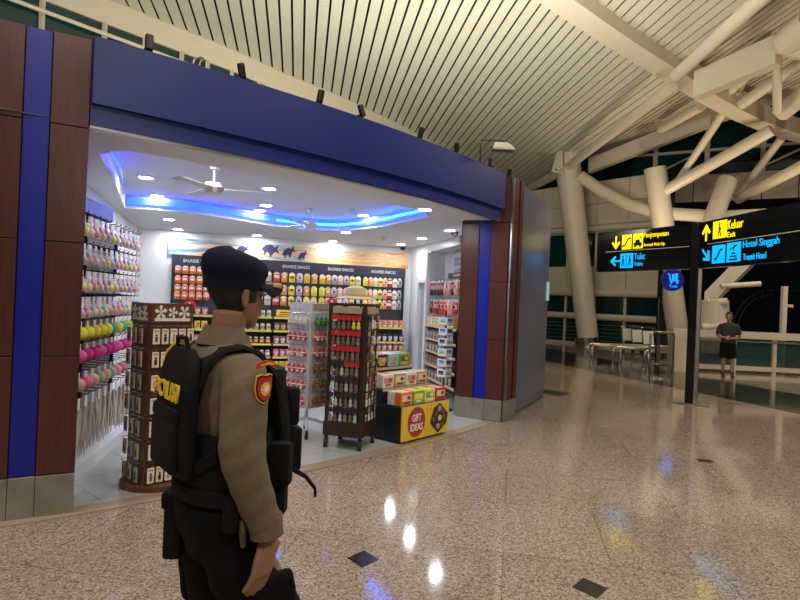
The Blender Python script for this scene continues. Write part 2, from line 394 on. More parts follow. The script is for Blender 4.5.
# ------------------------------------------------------------------ hall ceiling of long metal panels
DS = V((-.168, .986, 0)); CS = V((.986, .168, 0))
def zc(x, y, off=0): return 9.75-.075*(-.17*x+.985*y)-off
CPOLY = [(-17, 6.0), (-12.5, 9.6), (-9.3, 12.4), (-7.43, 14.27), (-6.06, 15.61), (-5.02, 16.6), (-3.83, 18.03), (-2.39, 19.46), (-.5, 21.7), (2., 25), (4.4, 28.2), (6.3, 31), (7.14, 24.67), (7.8, 19.5), (7.95, 13.5), (7.9, 5.0), (-17, 5.0)]
def scan(poly, s):
    """parameters along DS where the line at offset s crosses the outline"""
    ts = []
    for i in range(len(poly)):
        p, q = H2(*poly[i]), H2(*poly[(i+1) % len(poly)])
        sp, sq = p.dot(CS)-s, q.dot(CS)-s
        if (sp < 0) != (sq < 0): ts.append((p+(q-p)*(sp/(sp-sq))).dot(DS))
    return sorted(ts)
PITCH, GAP = .305, .056
b = MB(); s0 = -16.
def panel(b, l, r, t0l, t1l, t0r, t1r, zf, th=.03):
    q = []
    for s, t in ((l, t0l), (r, t0r), (r, t1r), (l, t1l)):
        p = CS*s+DS*t; q.append((p.x, p.y, zf(p.x, p.y)))
    lo = [b.bm.verts.new(p) for p in q]; hi = [b.bm.verts.new((p[0], p[1], p[2]+th)) for p in q]
    b.face(lo); b.face(hi[::-1])
    for i in range(4): b.face([lo[i], lo[(i+1) % 4], hi[(i+1) % 4], hi[i]])
while s0 < 13:
    tl, tr = scan(CPOLY, s0+.001), scan(CPOLY, s0+PITCH-GAP)
    if len(tl) >= 2 and len(tr) >= 2: panel(b, s0, s0+PITCH-GAP, tl[0], tl[-1], tr[0], tr[-1], zc)
    s0 += PITCH
ceil = S(b.build('ceiling', M['slat']), 'sloping ceiling of long pale metal panels with dark gaps', 'ceiling')
b = MB(); bt = [b.bm.verts.new((x, y, zc(x, y)+.10)) for x, y in CPOLY]; tp = [b.bm.verts.new((x, y, zc(x, y)+.16)) for x, y in CPOLY]
b.face(bt); b.face(tp[::-1])
for i in range(len(bt)): j = (i+1) % len(bt); b.face([bt[i], bt[j], tp[j], tp[i]])
b.build('void_backing', M['gap'], ceil)
# side canopy beyond the edge tube: narrow dark-jointed slats
KP = [(8.15, 9.), (8.2, 20.), (7.5, 27.), (10.5, 25.5), (13.6, 20), (14.2, 9.)]
def zk(x, y): return zc(x, y)+.55+.05*(x-8)
b = MB(); s0 = 8.
while s0 < 19:
    tl, tr = scan(KP, s0+.001), scan(KP, s0+.16)
    if len(tl) >= 2 and len(tr) >= 2: panel(b, s0, s0+.16, tl[0], tl[-1], tr[0], tr[-1], zk)
    s0 += .215
kc = S(b.build('ceiling_canopy', M['cream']), 'narrow slatted canopy beyond the edge tube at upper right', 'ceiling')
b = MB(); bt = [b.bm.verts.new((x, y, zk(x, y)+.10)) for x, y in KP]; b.face(bt); b.build('void_backing', M['gap'], kc)

# cream edge band of the ceiling, with the window strip and rail under it
EDGE = CPOLY[:12]
def outward(i):
    p, q = H2(*EDGE[max(0, i-1)]), H2(*EDGE[min(len(EDGE)-1, i+1)]); t = (q-p).normalized(); return V((t.y, -t.x, 0))
def edgeloft(prof):
    """prof: (out, dz) pairs"""
    return [[V((*EDGE[i], zc(*EDGE[i])+dz))+outward(i)*o for o, dz in prof] for i in range(len(EDGE))]
o = MB().loft(edgeloft([(.0, .05), (.06, .05), (.06, -.58), (.0, -.58)])).build('ceiling_edge_band', M['cream'], smooth=True)
S(o, 'cream band along the far edge of the panelled ceiling', 'ceiling edge')
o = MB().loft(edgeloft([(-.02, -.58), (.0, -.58), (.0, -3.6), (-.02, -3.6)])).build('window_4', M['teal']); S(o, 'dark glass strip behind the shop roof under the ceiling edge', 'window')
for i in range(1, len(EDGE)-1):
    for f in (0, .5):
        p = H2(*EDGE[i]).lerp(H2(*EDGE[i+1]), f); bb = MB().box(p+outward(i)*.05+V((0, 0, zc(p.x, p.y)-2.0)), (.09, .09, 2.9)); bb.build('window_mullion', M['cream'], o)
MB().tube([V((*EDGE[i], zc(*EDGE[i])-.86))+outward(i)*.12 for i in range(len(EDGE))], .05, 8).build('window_rail', M['cream'], o)
b = MB()
for i in range(len(EDGE)-1):
    for k in range(7):
        p = H2(*EDGE[i]).lerp(H2(*EDGE[i+1]), (k+.5)/7)
        b.box(p-outward(i)*.10+V((0, 0, zc(p.x, p.y)-1.7)), (.03, .22, 2.2), Matrix.Rotation(math.atan2(outward(i).y, outward(i).x)+.6, 3, 'Z'))
b.build('sun_blind', mat('dim_blind', (.045, .06, .06), .6), o)

# ------------------------------------------------------------------ great ring beam and its steelwork
LOW = [(1.2, 12.0), (2.94, 13.39), (5.1, 15.22), (7.46, 17.1), (9.33, 18.6), (11.63, 20.2), (14.45, 21.7), (18, 23.1)]
def beam(pts, zf, w, h, name, lab, m='cream', cat='beam'):
    rings = []
    for i, p in enumerate(pts):
        t = (H2(*pts[min(i+1, len(pts)-1)])-H2(*pts[max(i-1, 0)])).normalized(); nn = V((t.y, -t.x, 0)); z = zf(*p)
        p = H2(*p); rings.append([p+V((0, 0, z)), p+nn*w+V((0, 0, z+.0)), p+nn*w+V((0, 0, z+h)), p+V((0, 0, z+h))])
    o = MB().loft(rings).build(name, M[m], smooth=True); return S(o, lab, cat)
# fine curve through the points
def fine(pts, n=5):
    out = []
    for i in range(len(pts)-1):
        p0, p1, p2, p3 = [H2(*pts[max(0, min(len(pts)-1, j))]) for j in (i-1, i, i+1, i+2)]
        for k in range(n):
            t = k/n; q = .5*((2*p1)+(p2-p0)*t+(2*p0-5*p1+4*p2-p3)*t*t+(3*p1-p0-3*p2+p3)*t**3); out.append((q.x, q.y))
    out.append(pts[-1]); return out
beam(fine(LOW), lambda x, y: zc(x, y)-.31, .62, .55, 'beam', 'broad curved cream beam crossing under the panelled ceiling')
def tubeobj(pts, r, lab, name='beam', cat='steel tube', m='cream'):
    o = MB().tube(pts, r, 16).build(name, M[m], smooth=True); return S(o, lab, cat)
def seg(u0, v0, Y0, u1, v1, Y1, r, lab, ext=0.):
    a, c = P(u0, v0, Y0), P(u1, v1, Y1); d = (c-a); return tubeobj([a-d*ext, c+d*ext], r, lab)
seg(569, 166, 24.3, 672, 87, 16.4, .165, 'long cream tube from the nearest column head up to the curved beam')
seg(682, 70, 15.3, 762, -3, 11.6, .165, 'cream tube continuing past the curved beam along the ceiling edge', .1)
seg(528, 189, 29.5, 571, 166, 25, .21, 'cream tube running from the nearest column head back behind the shop')
seg(661, 193, 22.1, 772, 130, 19.2, .20, 'cream tube from the middle column head up towards the right')
seg(676, 184, 22, 724, 112, 19.6, .13, 'thin cream strut rising steeply behind the curved beam')
seg(737, 92, 18.6, 770, 40, 16, .13, 'thin cream strut rising in front of the canopy slats')
seg(738, 199, 22, 806, 164, 19, .19, 'cream tube at the right edge just above the signs')
seg(736, 197, 23, 782, 138, 20.5, .13, 'thin steep strut below the right end of the curved beam')
seg(661, 129, 22, 702, 106, 19.3, .17, 'short cream tube emerging under the canopy slats')
seg(726, 93, 18.5, 820, 12, 13.5, .17, 'cream tube passing behind the box girder at top right')
seg(742, 104, 18.4, 830, 42, 15, .17, 'lower cream tube at the top right corner')
seg(783, 112, 17.5, 812, 88, 16, .25, 'thick cream tube end resting on the curved beam at the right edge')
a, c = P(697, 86, 16.3), P(779, 50, 14.6)
def girder(a, c, h, w, lab):
    t = (c-a); tt = t.normalized(); nn = V((tt.y, -tt.x, 0)).normalized(); up = V((0, 0, 1))
    o = MB().loft([[p-up*h/2-nn*w/2, p-up*h/2+nn*w/2, p+up*h/2+nn*w/2, p+up*h/2-nn*w/2] for p in (a, c)]).build('beam', M['cream']); return S(o, lab, 'beam')
girder(a, c, .72, .35, 'cream box girder rising from the curved beam at top right')
girder(P(779, 44, 14.6), P(812, 50, 14.0), .55, .35, 'short box girder end at the right edge of the ceiling steel')
seg(777, 50, 15, 777, 112, 16.5, .11, 'upright cream post between the box girder and the curved beam')
o = MB().cyl(P(786, 42, 14.2), P(812, 20, 13.4), .33).build('beam', M['cream'], smooth=True); S(o, 'thick tube joint at the top right corner', 'steel tube')

def treecol(base, top, r0, r1, lab, cap=True):
    d = (top-base); o = MB().tube([base, base+d*.5, top], [r0, (r0+r1)/2, r1], 24).build('column', M['cream'], smooth=True); S(o, lab, 'column')
    MB().tube([top+d*.0005, top+d*.004], r1*.93, 24).build('column_cap', M['gap'], o); return o
c1 = treecol(V((8.05, 24.9, 0)), P(566, 149, 24.9), .42, .53, 'tall leaning cream column right of the shop')
MB().tube([V((8.0, 24.9, 0)), V((7.95, 24.9, .42))], .50, 24).build('base_ring', M['chrome'], c1)
b = MB(); b.loft([[P(551, 172, 24.6), P(563, 174, 24.2), P(563, 150, 24.2), P(557, 152, 24.4)], [P(551, 172, 25.2), P(563, 174, 25.4), P(563, 150, 25.4), P(557, 152, 25.2)]]); b.build('gusset_plate', M['cream'], c1)
c2 = treecol(V((10.7, 22.3, 0)), P(655, 168, 22.2), .38, .40, 'leaning cream column behind the hanging direction signs')
c3 = treecol(P(700, 255, 20.5), P(727, 181, 21.6), .32, .33, 'leaning cream column head above the right sign panel')
# white raking frame right of the sign post
o = MB().tube([P(712, 352, 18.5), P(712, 300, 18.5)], .48, 20).build('column', M['cream'], smooth=True); S(o, 'short thick cream column base behind the sign post', 'column')
girder(P(706, 302, 18.6), P(762, 246, 17.6), .62, .4, 'broad raking cream strut behind the sign post')
seg(712, 302, 18.2, 722, 302, 18.1, .13, 'short cream stub pipe on the column base, upper', .5)
seg(708, 327, 18.2, 720, 326, 18.1, .13, 'short cream stub pipe on the column base, lower', .5)
seg(724, 286, 17.9, 757, 284, 17.8, .08, 'small cream stub on the raking strut', .1)
# curved girders behind the columns
o = MB().tube([P(580, 176, 24.4), P(602, 191, 24.0), (P(628, 204, 23.3)), P(660, 213, 22.4), P(720, 217, 21.3), P(800, 214, 20.3)], [(.16, .24)]*6, 12).build('beam', M['cream'], smooth=True); S(o, 'curved cream girder behind the column heads', 'beam')
girder(P(590, 166, 25.5), P(712, 118, 22.0), .6, .3, 'cream eave girder under the narrow slatted canopy')

# ------------------------------------------------------------------ far facade
W0 = V((6.6, 28.0, 0)); WD = (V((10.2, 23.7, 0))-W0).normalized(); WN = V((WD.y, -WD.x, 0))
def wf(u, v, w): return W0+WD*u+V((0, 0, v))-WN*w
def wbox(b, u0, u1, z0, z1, w0=0., w1=.1):
    b.loft([[wf(u, z0, w0), wf(u, z0, w1), wf(u, z1, w1), wf(u, z1, w0)] for u in (u0, u1)]); return b
b = MB()
for k in range(-3, 4):
    for z0, z1 in ((2.48, 3.42), (5.3, 6.2), (6.23, 7.2)): wbox(b, k*1.45+.015, k*1.45+1.435, z0, z1, 0, .12)
far = S(b.build('wall_far', M['cream']), 'cream panelled far wall of the terminal', 'wall')
b = MB(); wbox(b, -4.4, 5.8, 0, 7.2, .9, 1.0); b.build('dark_interior', mat('dim_interior', (.02, .05, .05), .7, nz=.8, scale=2), far)
b = MB(); wbox(b, -4.4, 5.8, 0, .12, -.1, .3); wbox(b, -4.4, 5.8, 2.5, 7.2, .125, .16); b.build('plinth', M['cream'], far)
for nme, z0, z1, lab in (('window_1', .12, 1.14, 'low dark window band of the far wall behind the trolleys'), ('window_2', 1.42, 2.18, 'middle dark window band of the far wall'), ('window_3', 3.5, 4.95, 'upper dark window band of the far wall behind the signs')):
    b = MB(); wbox(b, -4.4, 5.8, z0, z1, .06, .09); w = S(b.build(nme, M['teal']), lab, 'window')
    k = -3
    while k < 5 and k*1.45 < 5.8:
        b = MB(); wbox(b, k*1.45-.05, k*1.45+.05, z0-.05, z1+.05, .0, .1); b.build('window_mullion', M['cream'], w); k += 1
    if nme == 'window_1':
        b = MB()
        for j in range(5): wbox(b, -4.4, 5.8, .25+.17*j, .27+.17*j, .02, .04)
        b.build('window_bar', mat('dim_bar', (.16, .17, .15), .5), w)
for z, r, lab in ((1.28, .14, 'white pipe rail low on the far wall'), (2.32, .17, 'white pipe rail above the middle windows of the far wall'), (5.12, .13, 'pipe rail high on the far wall')):
    tubeobj([wf(-4.4, z, -.1), wf(5.9, z, -.1)], r, lab, 'trim_1')
# clerestory at upper right
Q0 = P(632, 172, 27.5); Q1 = P(812, 176, 24.0); Q0.z = Q1.z = 8.3; QD = (Q1-Q0).normalized(); QN = V((QD.y, -QD.x, 0)); QL = (Q1-Q0).length
def qf(u, v, w): return Q0+QD*u+V((0, 0, v))-QN*w
def qbox(b, u0, u1, v0, v1, w0, w1): b.loft([[qf(u, v0, w0), qf(u, v0, w1), qf(u, v1, w1), qf(u, v1, w0)] for u in (u0, u1)]); return b
b = MB(); qbox(b, 0, QL+4, -.55, 2.9, .1, .14); w = S(b.build('window_5', M['teal']), 'dark clerestory windows high at upper right behind the steelwork', 'window')
for u in (1.0, 3.1, 5.2, 7.3, 9.4):
    b = MB(); qbox(b, u-.10, u+.10, -1.2, 2.9, -.05, .12); b.build('window_mullion', M['cream'], w)
b = MB(); qbox(b, 0, QL+4, .45, .56, 0, .1); b.build('window_transom', M['cream'], w)
b = MB()
for k in range(9): qbox(b, k*1.3+.02, k*1.3+1.28, -1.75, -.58, .0, .2)
S(b.build('wall_upper', M['cream']), 'cream panels under the clerestory windows', 'wall')
# lit struts seen through the clerestory
for uu, lab in ((2.0, 'raking bar behind the clerestory glass, left pane'), (6.1, 'raking bar behind the clerestory glass, right pane')):
    tubeobj([qf(uu-.9, -.4, -.1), qf(uu+1.0, .5, -.1)], .045, lab)

# ------------------------------------------------------------------ glass balustrade, pier and posts
RA, RB = V((8.35, 16.75, 0)), V((13.6, 16.3, 0)); RT = (RB-RA).normalized(); RN = V((RT.y, -RT.x, 0)); RL = (RB-RA).length
def rbx(b, u0, u1, z0, z1, w=.07):
    b.loft([[RA+RT*u+V((0, 0, z))+RN*s for s, z in ((-w/2, z0), (w/2, z0), (w/2, z1), (-w/2, z1))] for u in (u0, u1)]); return b
rail = empty('balustrade', RA); tag(rail, 'cream steel balustrade with dark glass panels behind the standing man', 'balustrade')
def rchild(b, name, m): 
    o = b.build(name, m, rail); o.matrix_parent_inverse = Matrix.Translation(-RA); return o
rchild(rbx(MB(), 0, RL, .97, 1.17, .13), 'top_rail', M['cream']); rchild(rbx(MB(), 0, RL, .07, .20, .09), 'bottom_rail', M['cream'])
rchild(MB().tube([RA+RN*.13+V((0, 0, .90)), RB+RN*.13+V((0, 0, .90))], .03, 10), 'handrail', M['chrome'])
u = .05
while u < RL:
    rchild(rbx(MB(), u-.05, u+.05, 0, 1.0, .10), 'post', M['cream'])
    if u+1.08 < RL: rchild(rbx(MB(), u+.07, u+1.01, .21, .95, .02), 'glass_pane', M['glass'])
    u += 1.08
pier = MB().box((0, 0, .59), (.44, .40, 1.18), bev=.01); o = pier.build('column', M['cream'], loc=(7.78, 16.35, 0), rz=-.1); S(o, 'short cream end pier at the left end of the balustrade', 'pier')
b = MB().box((0, 0, 1.25), (.13, .13, 2.5), bev=.01); p = P(783, 325, 16.9); o = b.build('column', M['cream'], loc=(p.x, p.y, 0)); S(o, 'slim cream post standing behind the balustrade at the right edge', 'column')
MB().box((.1, 0, 1.95), (.3, .08, .08)).build('post_arm', M['cream'], o)
# dim arched frame outside in the dark
b = MB(); cA = P(772, 331, 30)
for r in (2.0, 1.75): b.tube([cA+V((r*1.0*math.cos(t), 0, r*1.05*math.sin(t))) for t in [pi*.5+pi*.5*i/10 for i in range(11)]], .03, 6)
for i in range(7):
    t = pi*.52+pi*.46*i/6; b.tube([cA+V((1.75*math.cos(t), 0, 1.84*math.sin(t))), cA+V((2*math.cos(t), 0, 2.1*math.sin(t)))], .02, 6)
b.tube([cA+V((0, 0, 2.1)), cA+V((1.8, 0, 2.1))], .03, 6)
for x in (-2., 0): b.tube([cA+V((x, 0, .02)), V((cA.x+x, cA.y, 0))], .05, 6)
tag(b.build('arched_shelter_frame', mat('dim_steel', (.05, .055, .06), .5)), 'dim arched steel frame standing outside in the dark', 'shelter frame')

# ------------------------------------------------------------------ hanging sign on its post
PA, PL, PR = V((5.33, 10.75, 0)), V((4.25, 12.9, 0)), V((5.66, 7.5, 0))
sg = empty('direction_sign', PA); tag(sg, 'tall black airport direction sign with yellow and blue lit pictograms on a post', 'direction sign')
INV = Matrix.Translation(-PA)
def sgc(o): o.matrix_parent_inverse = INV; return o
ang = math.radians(-28)
Rp = Matrix.Rotation(ang, 3, 'Z')
sgc(MB().box(PA+V((0, 0, 1.63)), (.13, .20, 3.26), Rp, bev=.01).build('post', M['blackgloss'], sg))
sgc(MB().box(PA+Rp@V((.105, -.02, 1.25)), (.075, .15, 2.42), Rp, bev=.012).build('post_cover', M['steel'], sg))
sgc(MB().box(PA+V((.02, -.02, .012)), (.62, .46, .024), Rp, bev=.006).build('base_plate', M['chrome'], sg))
for q, (A, B, nm) in enumerate(((PL, PA, 'sign_panel'), (PA, PR, 'sign_panel'))):
    d = (B-A).normalized(); nn = V((d.y, -d.x, 0)); L_ = (B-A).length
    A2 = A+d*.02 if q == 0 else A+d*.12; L2 = L_-.12 if q == 0 else L_-.12
    z0, z1 = 2.445, 3.27
    b = MB(); b.loft([[A2+d*u+V((0, 0, z))-nn*w for w, z in ((0, z0), (.14, z0), (.14, z1), (0, z1))] for u in (0, L2)]); pan = sgc(b.build(nm, M['blackgloss'], sg))
    b = MB(); zm = 2.86; b.loft([[A2+d*u+V((0, 0, z))+nn*w for w, z in ((.004, zm-.006), (-.01, zm-.006), (-.01, zm+.006), (.004, zm+.006))] for u in (.25, L2-.02)])
    b.build('divider_line', M['paper'], pan)  # reflective aluminium strip; its bright highlight is put in as white colour
    def fr(u, z, off=.003): 
        o_ = (B if q == 0 else A)+(-d if q == 0 else d)*u; return frame(V((o_.x, o_.y, z))+nn*off, d, nn)
    def rect(u, z, w, h, m, nm_='pictogram'):
        F = fr(u, z); b = MB(); b.prism([(-w/2, -h/2), (w/2, -h/2), (w/2, h/2), (-w/2, h/2)], lambda x, y, k: F @ V((x, y, k)), .006); return b.build(nm_, m, pan)
    def icon(u, z, polys, par, off=.0095, m=None):
        F = fr(u, z, off); b = MB()
        for pl in polys: b.prism(pl, lambda x, y, k: F @ V((x, y, k)), .004)
        b.build('icon', m or M['black'], par)
    def arrow(u, z, a, sz, m):
        pl = [(-.07, -.5), (.07, -.5), (.07, .14), (.30, -.10), (.40, .02), (0, .5), (-.40, .02), (-.30, -.10), (-.07, .14)]
        F = fr(u, z); b = MB(); ca, sa = math.cos(a), math.sin(a)
        b.prism([((x*ca-y*sa)*sz, (x*sa+y*ca)*sz) for x, y in pl], lambda x, y, k: F @ V((x, y, k)), .006); b.build('arrow', m, pan)
    def bar(x0, y0, x1, y1, w=.016):
        dx, dy = x1-x0, y1-y0; l = math.hypot(dx, dy); px, py = -dy/l*w, dx/l*w
        return [(x0-px, y0-py), (x1-px, y1-py), (x1+px, y1+py), (x0+px, y0+py)]
    def disc(x, y, r): return [(x+r*math.cos(2*pi*k/10), y+r*math.sin(2*pi*k/10)) for k in range(10)]
    man = lambda x, s=1.: [disc(x, .09*s, .022*s), bar(x, .06*s, x, -.03*s, .02*s), bar(x-.012, -.03*s, x-.04*s, -.12*s, .011*s), bar(x+.012, -.03*s, x+.04*s, -.12*s, .011*s), bar(x, .04*s, x+.05*s, -.01*s, .009*s)]
    esc = [bar(-.11, -.08, -.05, -.08), bar(-.05, -.08, .05, .07), bar(.05, .07, .11, .07)]
    if q == 0:
        arrow(1.86, 3.04, pi, .28, M['yellow'])
        for u_, ic in ((1.575, esc), (1.29, [bar(-.1, -.06, .1, -.06, .03), bar(-.06, .0, .05, .0, .03), disc(-.06, -.1, .025), disc(.06, -.1, .025), disc(.07, .07, .02)])):
            r = rect(u_, 3.04, .245, .30, M['yellow']); icon(u_, 3.04, ic, r)
        text('lettering', 'Penjemputan', M['yellow'], pan, fr(.865, 3.13), .58, .135, .003); text('lettering', 'Arrival Pick-Up', M['yellow'], pan, fr(.90, 2.94), .50, .08, .003)
        arrow(1.86, 2.655, pi/2, .28, M['cyan'])
        r = rect(1.56, 2.655, .33, .30, M['cyan']); icon(1.56, 2.655, man(-.09, .9)+[bar(0, -.13, 0, .13, .006)]+man(.08, .9), r)
        text('lettering', 'Toilet', M['cyan'], pan, fr(1.235, 2.73), .26, .13, .003); text('lettering', 'Toilets', M['cyan'], pan, fr(1.26, 2.58), .21, .08, .003)
    else:
        arrow(.325, 3.065, 0, .30, M['yellow'])
        r = rect(.70, 3.08, .36, .30, M['yellow']); icon(.70, 3.08, man(0, 1.), r)
        text('lettering', 'Keluar', M['yellow'], pan, fr(1.09, 3.13), .38, .15, .003); text('lettering', 'Exit', M['yellow'], pan, fr(1.0, 2.965), .2, .09, .003)
        arrow(.345, 2.665, math.radians(-135), .30, M['cyan'])
        r = rect(.69, 2.66, .34, .31, M['cyan']); icon(.69, 2.66, esc, r)
        r = rect(1.08, 2.665, .34, .32, M['cyan']); icon(1.08, 2.665, [bar(-.1, -.12, .1, -.12, .014), bar(-.08, -.07, .08, -.07, .012), bar(-.05, -.02, .05, -.02, .012), bar(-.09, .05, .09, .11, .01), bar(0, .02, .03, .12, .012)], r)
        text('lettering', 'Hotel Singgah', M['cyan'], pan, fr(1.69, 2.755), .79, .15, .003); text('lettering', 'Transit Hotel', M['cyan'], pan, fr(1.565, 2.565), .51, .10, .003)

# round blue sign on its own pole
p = P(671.5, 280, 16.1)
rs = empty('round_sign', (p.x-.3, p.y, 0)); tag(rs, 'round blue lit sign with a trolley symbol on a slim steel pole', 'sign')
MB().box((0, 0, 1.55), (.10, .12, 3.1), bev=.01).build('pole', M['chrome'], rs)
b = MB(); b.tube([V((.30, .02, p.z)), V((.30, -.10, p.z))], [.30, .30], 28); dsk = b.build('sign_disc', mat('deep_blue_disc', (.01, .015, .10), .3, emit=.12, ecol=(.02, .05, .6)), rs)
F = frame(V((.30, -.104, p.z)), (1, 0, 0), (0, -1, 0)); b = MB()
for pl in (bar(-.16, .15, -.11, .15, .014), bar(-.11, .15, -.08, -.02, .014), bar(-.08, -.02, .15, -.02, .016), [(-.04, .0), (.03, .0), (.03, .16), (-.04, .16)], [(.05, .0), (.12, .0), (.12, .18), (.05, .18)], disc(-.05, -.07, .03), disc(.11, -.07, .03)): b.prism(pl, lambda x, y, k: F @ V((x, y, k)), .006)
b.build('trolley_symbol', mat('bright_blue_light', (.02, .2, 1), .5, emit=2.0, ecol=(.0, .22, 1.)), dsk)
text('lettering', 'Troli', MATS['bright_blue_light'], dsk, frame(V((.30, -.104, p.z-.17)), (1, 0, 0), (0, -1, 0)), .22, .08, .003)

# steel hoop barrier by the pole, low trolley hoops, trolleys
def hoop(loc, w, h, rz, lab, r=.03, bars=1):
    b = MB(); k = .08
    b.tube([V((-w/2, 0, 0)), V((-w/2, 0, h-k)), V((-w/2+k*.3, 0, h-k*.3)), V((-w/2+k, 0, h)), V((w/2-k, 0, h)), V((w/2-k*.3, 0, h-k*.3)), V((w/2, 0, h-k)), V((w/2, 0, 0))], r, 10)
    for j in range(bars): b.tube([V((-w/2, 0, .2+j*.3)), V((w/2, 0, .2+j*.3))], r*.7, 8)
    return tag(b.build('barrier_hoop', M['chrome'], None, loc, rz, smooth=True), lab, 'barrier', None)
hoop((7.15, 16.0, 0), .62, 1.07, -.05, 'tall steel hoop barrier beside the round sign pole')
hoop((7.5, 16.9, 0), .60, .62, .1, 'lower steel hoop barrier behind the tall hoop')
def lowrail(u, v, L_, lab):
    p = P(u, v, 1650/1000); a, bq = (u-400)/FPX, (300-v)/FPX; Y = -EYE/(a*s_+bq*c_); p = V(((a*c_-bq*s_)*Y, Y, 0))
    d = V((.80, .0, 0)); b = MB()
    b.tube([V((0, 0, 0)), V((0, 0, .30)), V((.04, .02, .37)), V((.12, .04, .40)), V((L_, .35, .40))], .035, 10)
    b.tube([V((L_-.1, .32, .40)), V((L_-.1, .32, 0))], .03, 8)
    return tag(b.build('trolley_guide_rail', M['chrome'], None, p, 0, smooth=True), lab, 'guide rail')
lowrail(588, 355, 3.2, 'low steel guide rail nearest the leaning column'); lowrail(592, 357, 3.0, 'low steel guide rail just right of the nearest one')
lowrail(613, 359, 2.4, 'low steel guide rail third from the leaning column'); lowrail(620, 360.5, 2.2, 'low steel guide rail in front of the parked trolleys')
lowrail(644, 364, 1.6, 'low steel guide rail beside the round sign pole, left'); lowrail(648, 364.5, 1.5, 'low steel guide rail beside the round sign pole, right')
def trolley(u, Y, lab, rz):
    p = P(u, 352, Y); t = empty('luggage_trolley', (p.x, Y, 0), rz); tag(t, lab, 'luggage trolley', 'parked luggage trolleys')
    b = MB(); b.tube([V((-.28, 0, .14)), V((-.28, .10, .95)), V((-.24, .12, 1.03)), V((.24, .12, 1.03)), V((.28, .10, .95)), V((.28, 0, .14))], .022, 8); b.build('handle_frame', M['chrome'], t, smooth=True)
    MB().box((0, .06, .66), (.50, .03, .48), Matrix.Rotation(-.12, 3, 'X'), bev=.01).build('ad_board', M['paper'], t)
    b = MB(); b.tube([V((-.28, 0, .16)), V((-.2, -.68, .14)), V((.2, -.68, .14)), V((.28, 0, .16))], .022, 8); b.tube([V((-.12, 0, .16)), V((-.1, -.68, .14))], .015, 6); b.tube([V((.12, 0, .16)), V((.1, -.68, .14))], .015, 6); b.build('luggage_platform', M['chrome'], t)
    for x, y in ((-.26, 0), (.26, 0), (0, -.64)):
        MB().cyl((x-.02, y, .07), (x+.02, y, .07), .07).build('wheel', M['rubber'], t)
trolley(628, 23.3, 'leftmost of the parked luggage trolleys by the far wall', .45); trolley(638, 22.4, 'middle one of the parked luggage trolleys by the far wall', .45); trolley(649, 21.5, 'rightmost of the parked luggage trolleys by the far wall', .45)

# ------------------------------------------------------------------ spotlights on the shop roof, floodlight, cameras
def arc_at(u, z=3.45, r=RAD-.07):
    best = None
    for i in range(0, 1400):
        a = -53+i*.02; p = arc(a, r, z); x = p.x/p.y; 
        uu = 400+(p.x/p.y*c_+(p.z-EYE)/p.y*s_)*FPX
        if best is None or abs(uu-u) < best[0]: best = (abs(uu-u), a)
    return best[1]
UP = []
for i, u in enumerate((148, 240, 319, 360, 419, 455, 489, 508)):
    a = arc_at(u); p = arc(a, RAD-.07, 3.45); UP.append(a)
    t = empty('uplight', p, math.radians(a)); tag(t, f"black uplight standing on the blue band, {ORD[i]} from the left", 'uplight', 'uplights on the blue band')
    MB().box((0, 0, .02), (.03, .06, .04)).build('bracket', M['black'], t)
    tl = .25 if i % 3 else -.1
    MB().box((.02, .0, .085), (.045, .06, .125), Matrix.Rotation(tl, 3, 'Y') @ Matrix.Rotation(.35*(i % 2), 3, 'X'), bev=.014).build('lamp_head', M['black'], t)
a = arc_at(197); p = arc(a, RAD-.07, 3.45); b = MB(); b.tube([V((0, -.04, 0)), V((0, -.02, .06)), V((0, .03, .10)), V((0, .07, .09))], .012, 8); b.tube([V((0, .01, 0)), V((0, .03, .06)), V((0, .07, .09))], .010, 8)
tag(b.build('cable_hook', M['steel'], None, p, math.radians(a)), 'bent metal hook on top of the blue band above the shop', 'hook')
a = arc_at(480); p = arc(a, RAD-.07, 3.45)
t = empty('floodlight', p, 0); tag(t, 'grey floodlight on a black arm above the right end of the blue band', 'floodlight')
MB().tube([V((0, 0, 0)), V((0, 0, .33)), V((.30, 0, .33))], .012, 8).build('arm', M['black'], t)
b = MB(); b.loft([[V((.22+x, y, .30)) for x, y in ((-.04, -.05), (.12, -.05), (.12, .05), (-.04, .05))], [V((.22+x, y, .22)) for x, y in ((-.07, -.08), (.22, -.08), (.22, .08), (-.07, .08))], [V((.22+x, y, .20)) for x, y in ((-.07, -.08), (.22, -.08), (.22, .08), (-.07, .08))]]); b.build('lamp_head', mat('grey_cast', (.33, .30, .25), .4, .4), t)
p = P(556, 168, 24.0); t = empty('security_camera', p); tag(t, 'small white security camera under the nearest column head', 'security camera')
MB().cyl((-.02, -.15, -.1), (.1, .25, 0), .09).build('camera_body', M['white'], t); MB().cyl((-.022, -.155, -.101), (-.03, -.18, -.107), .06).build('lens', M['black'], t); MB().cyl((.12, .1, 0), (.30, .15, .1), .03).build('mount_arm', M['white'], t)

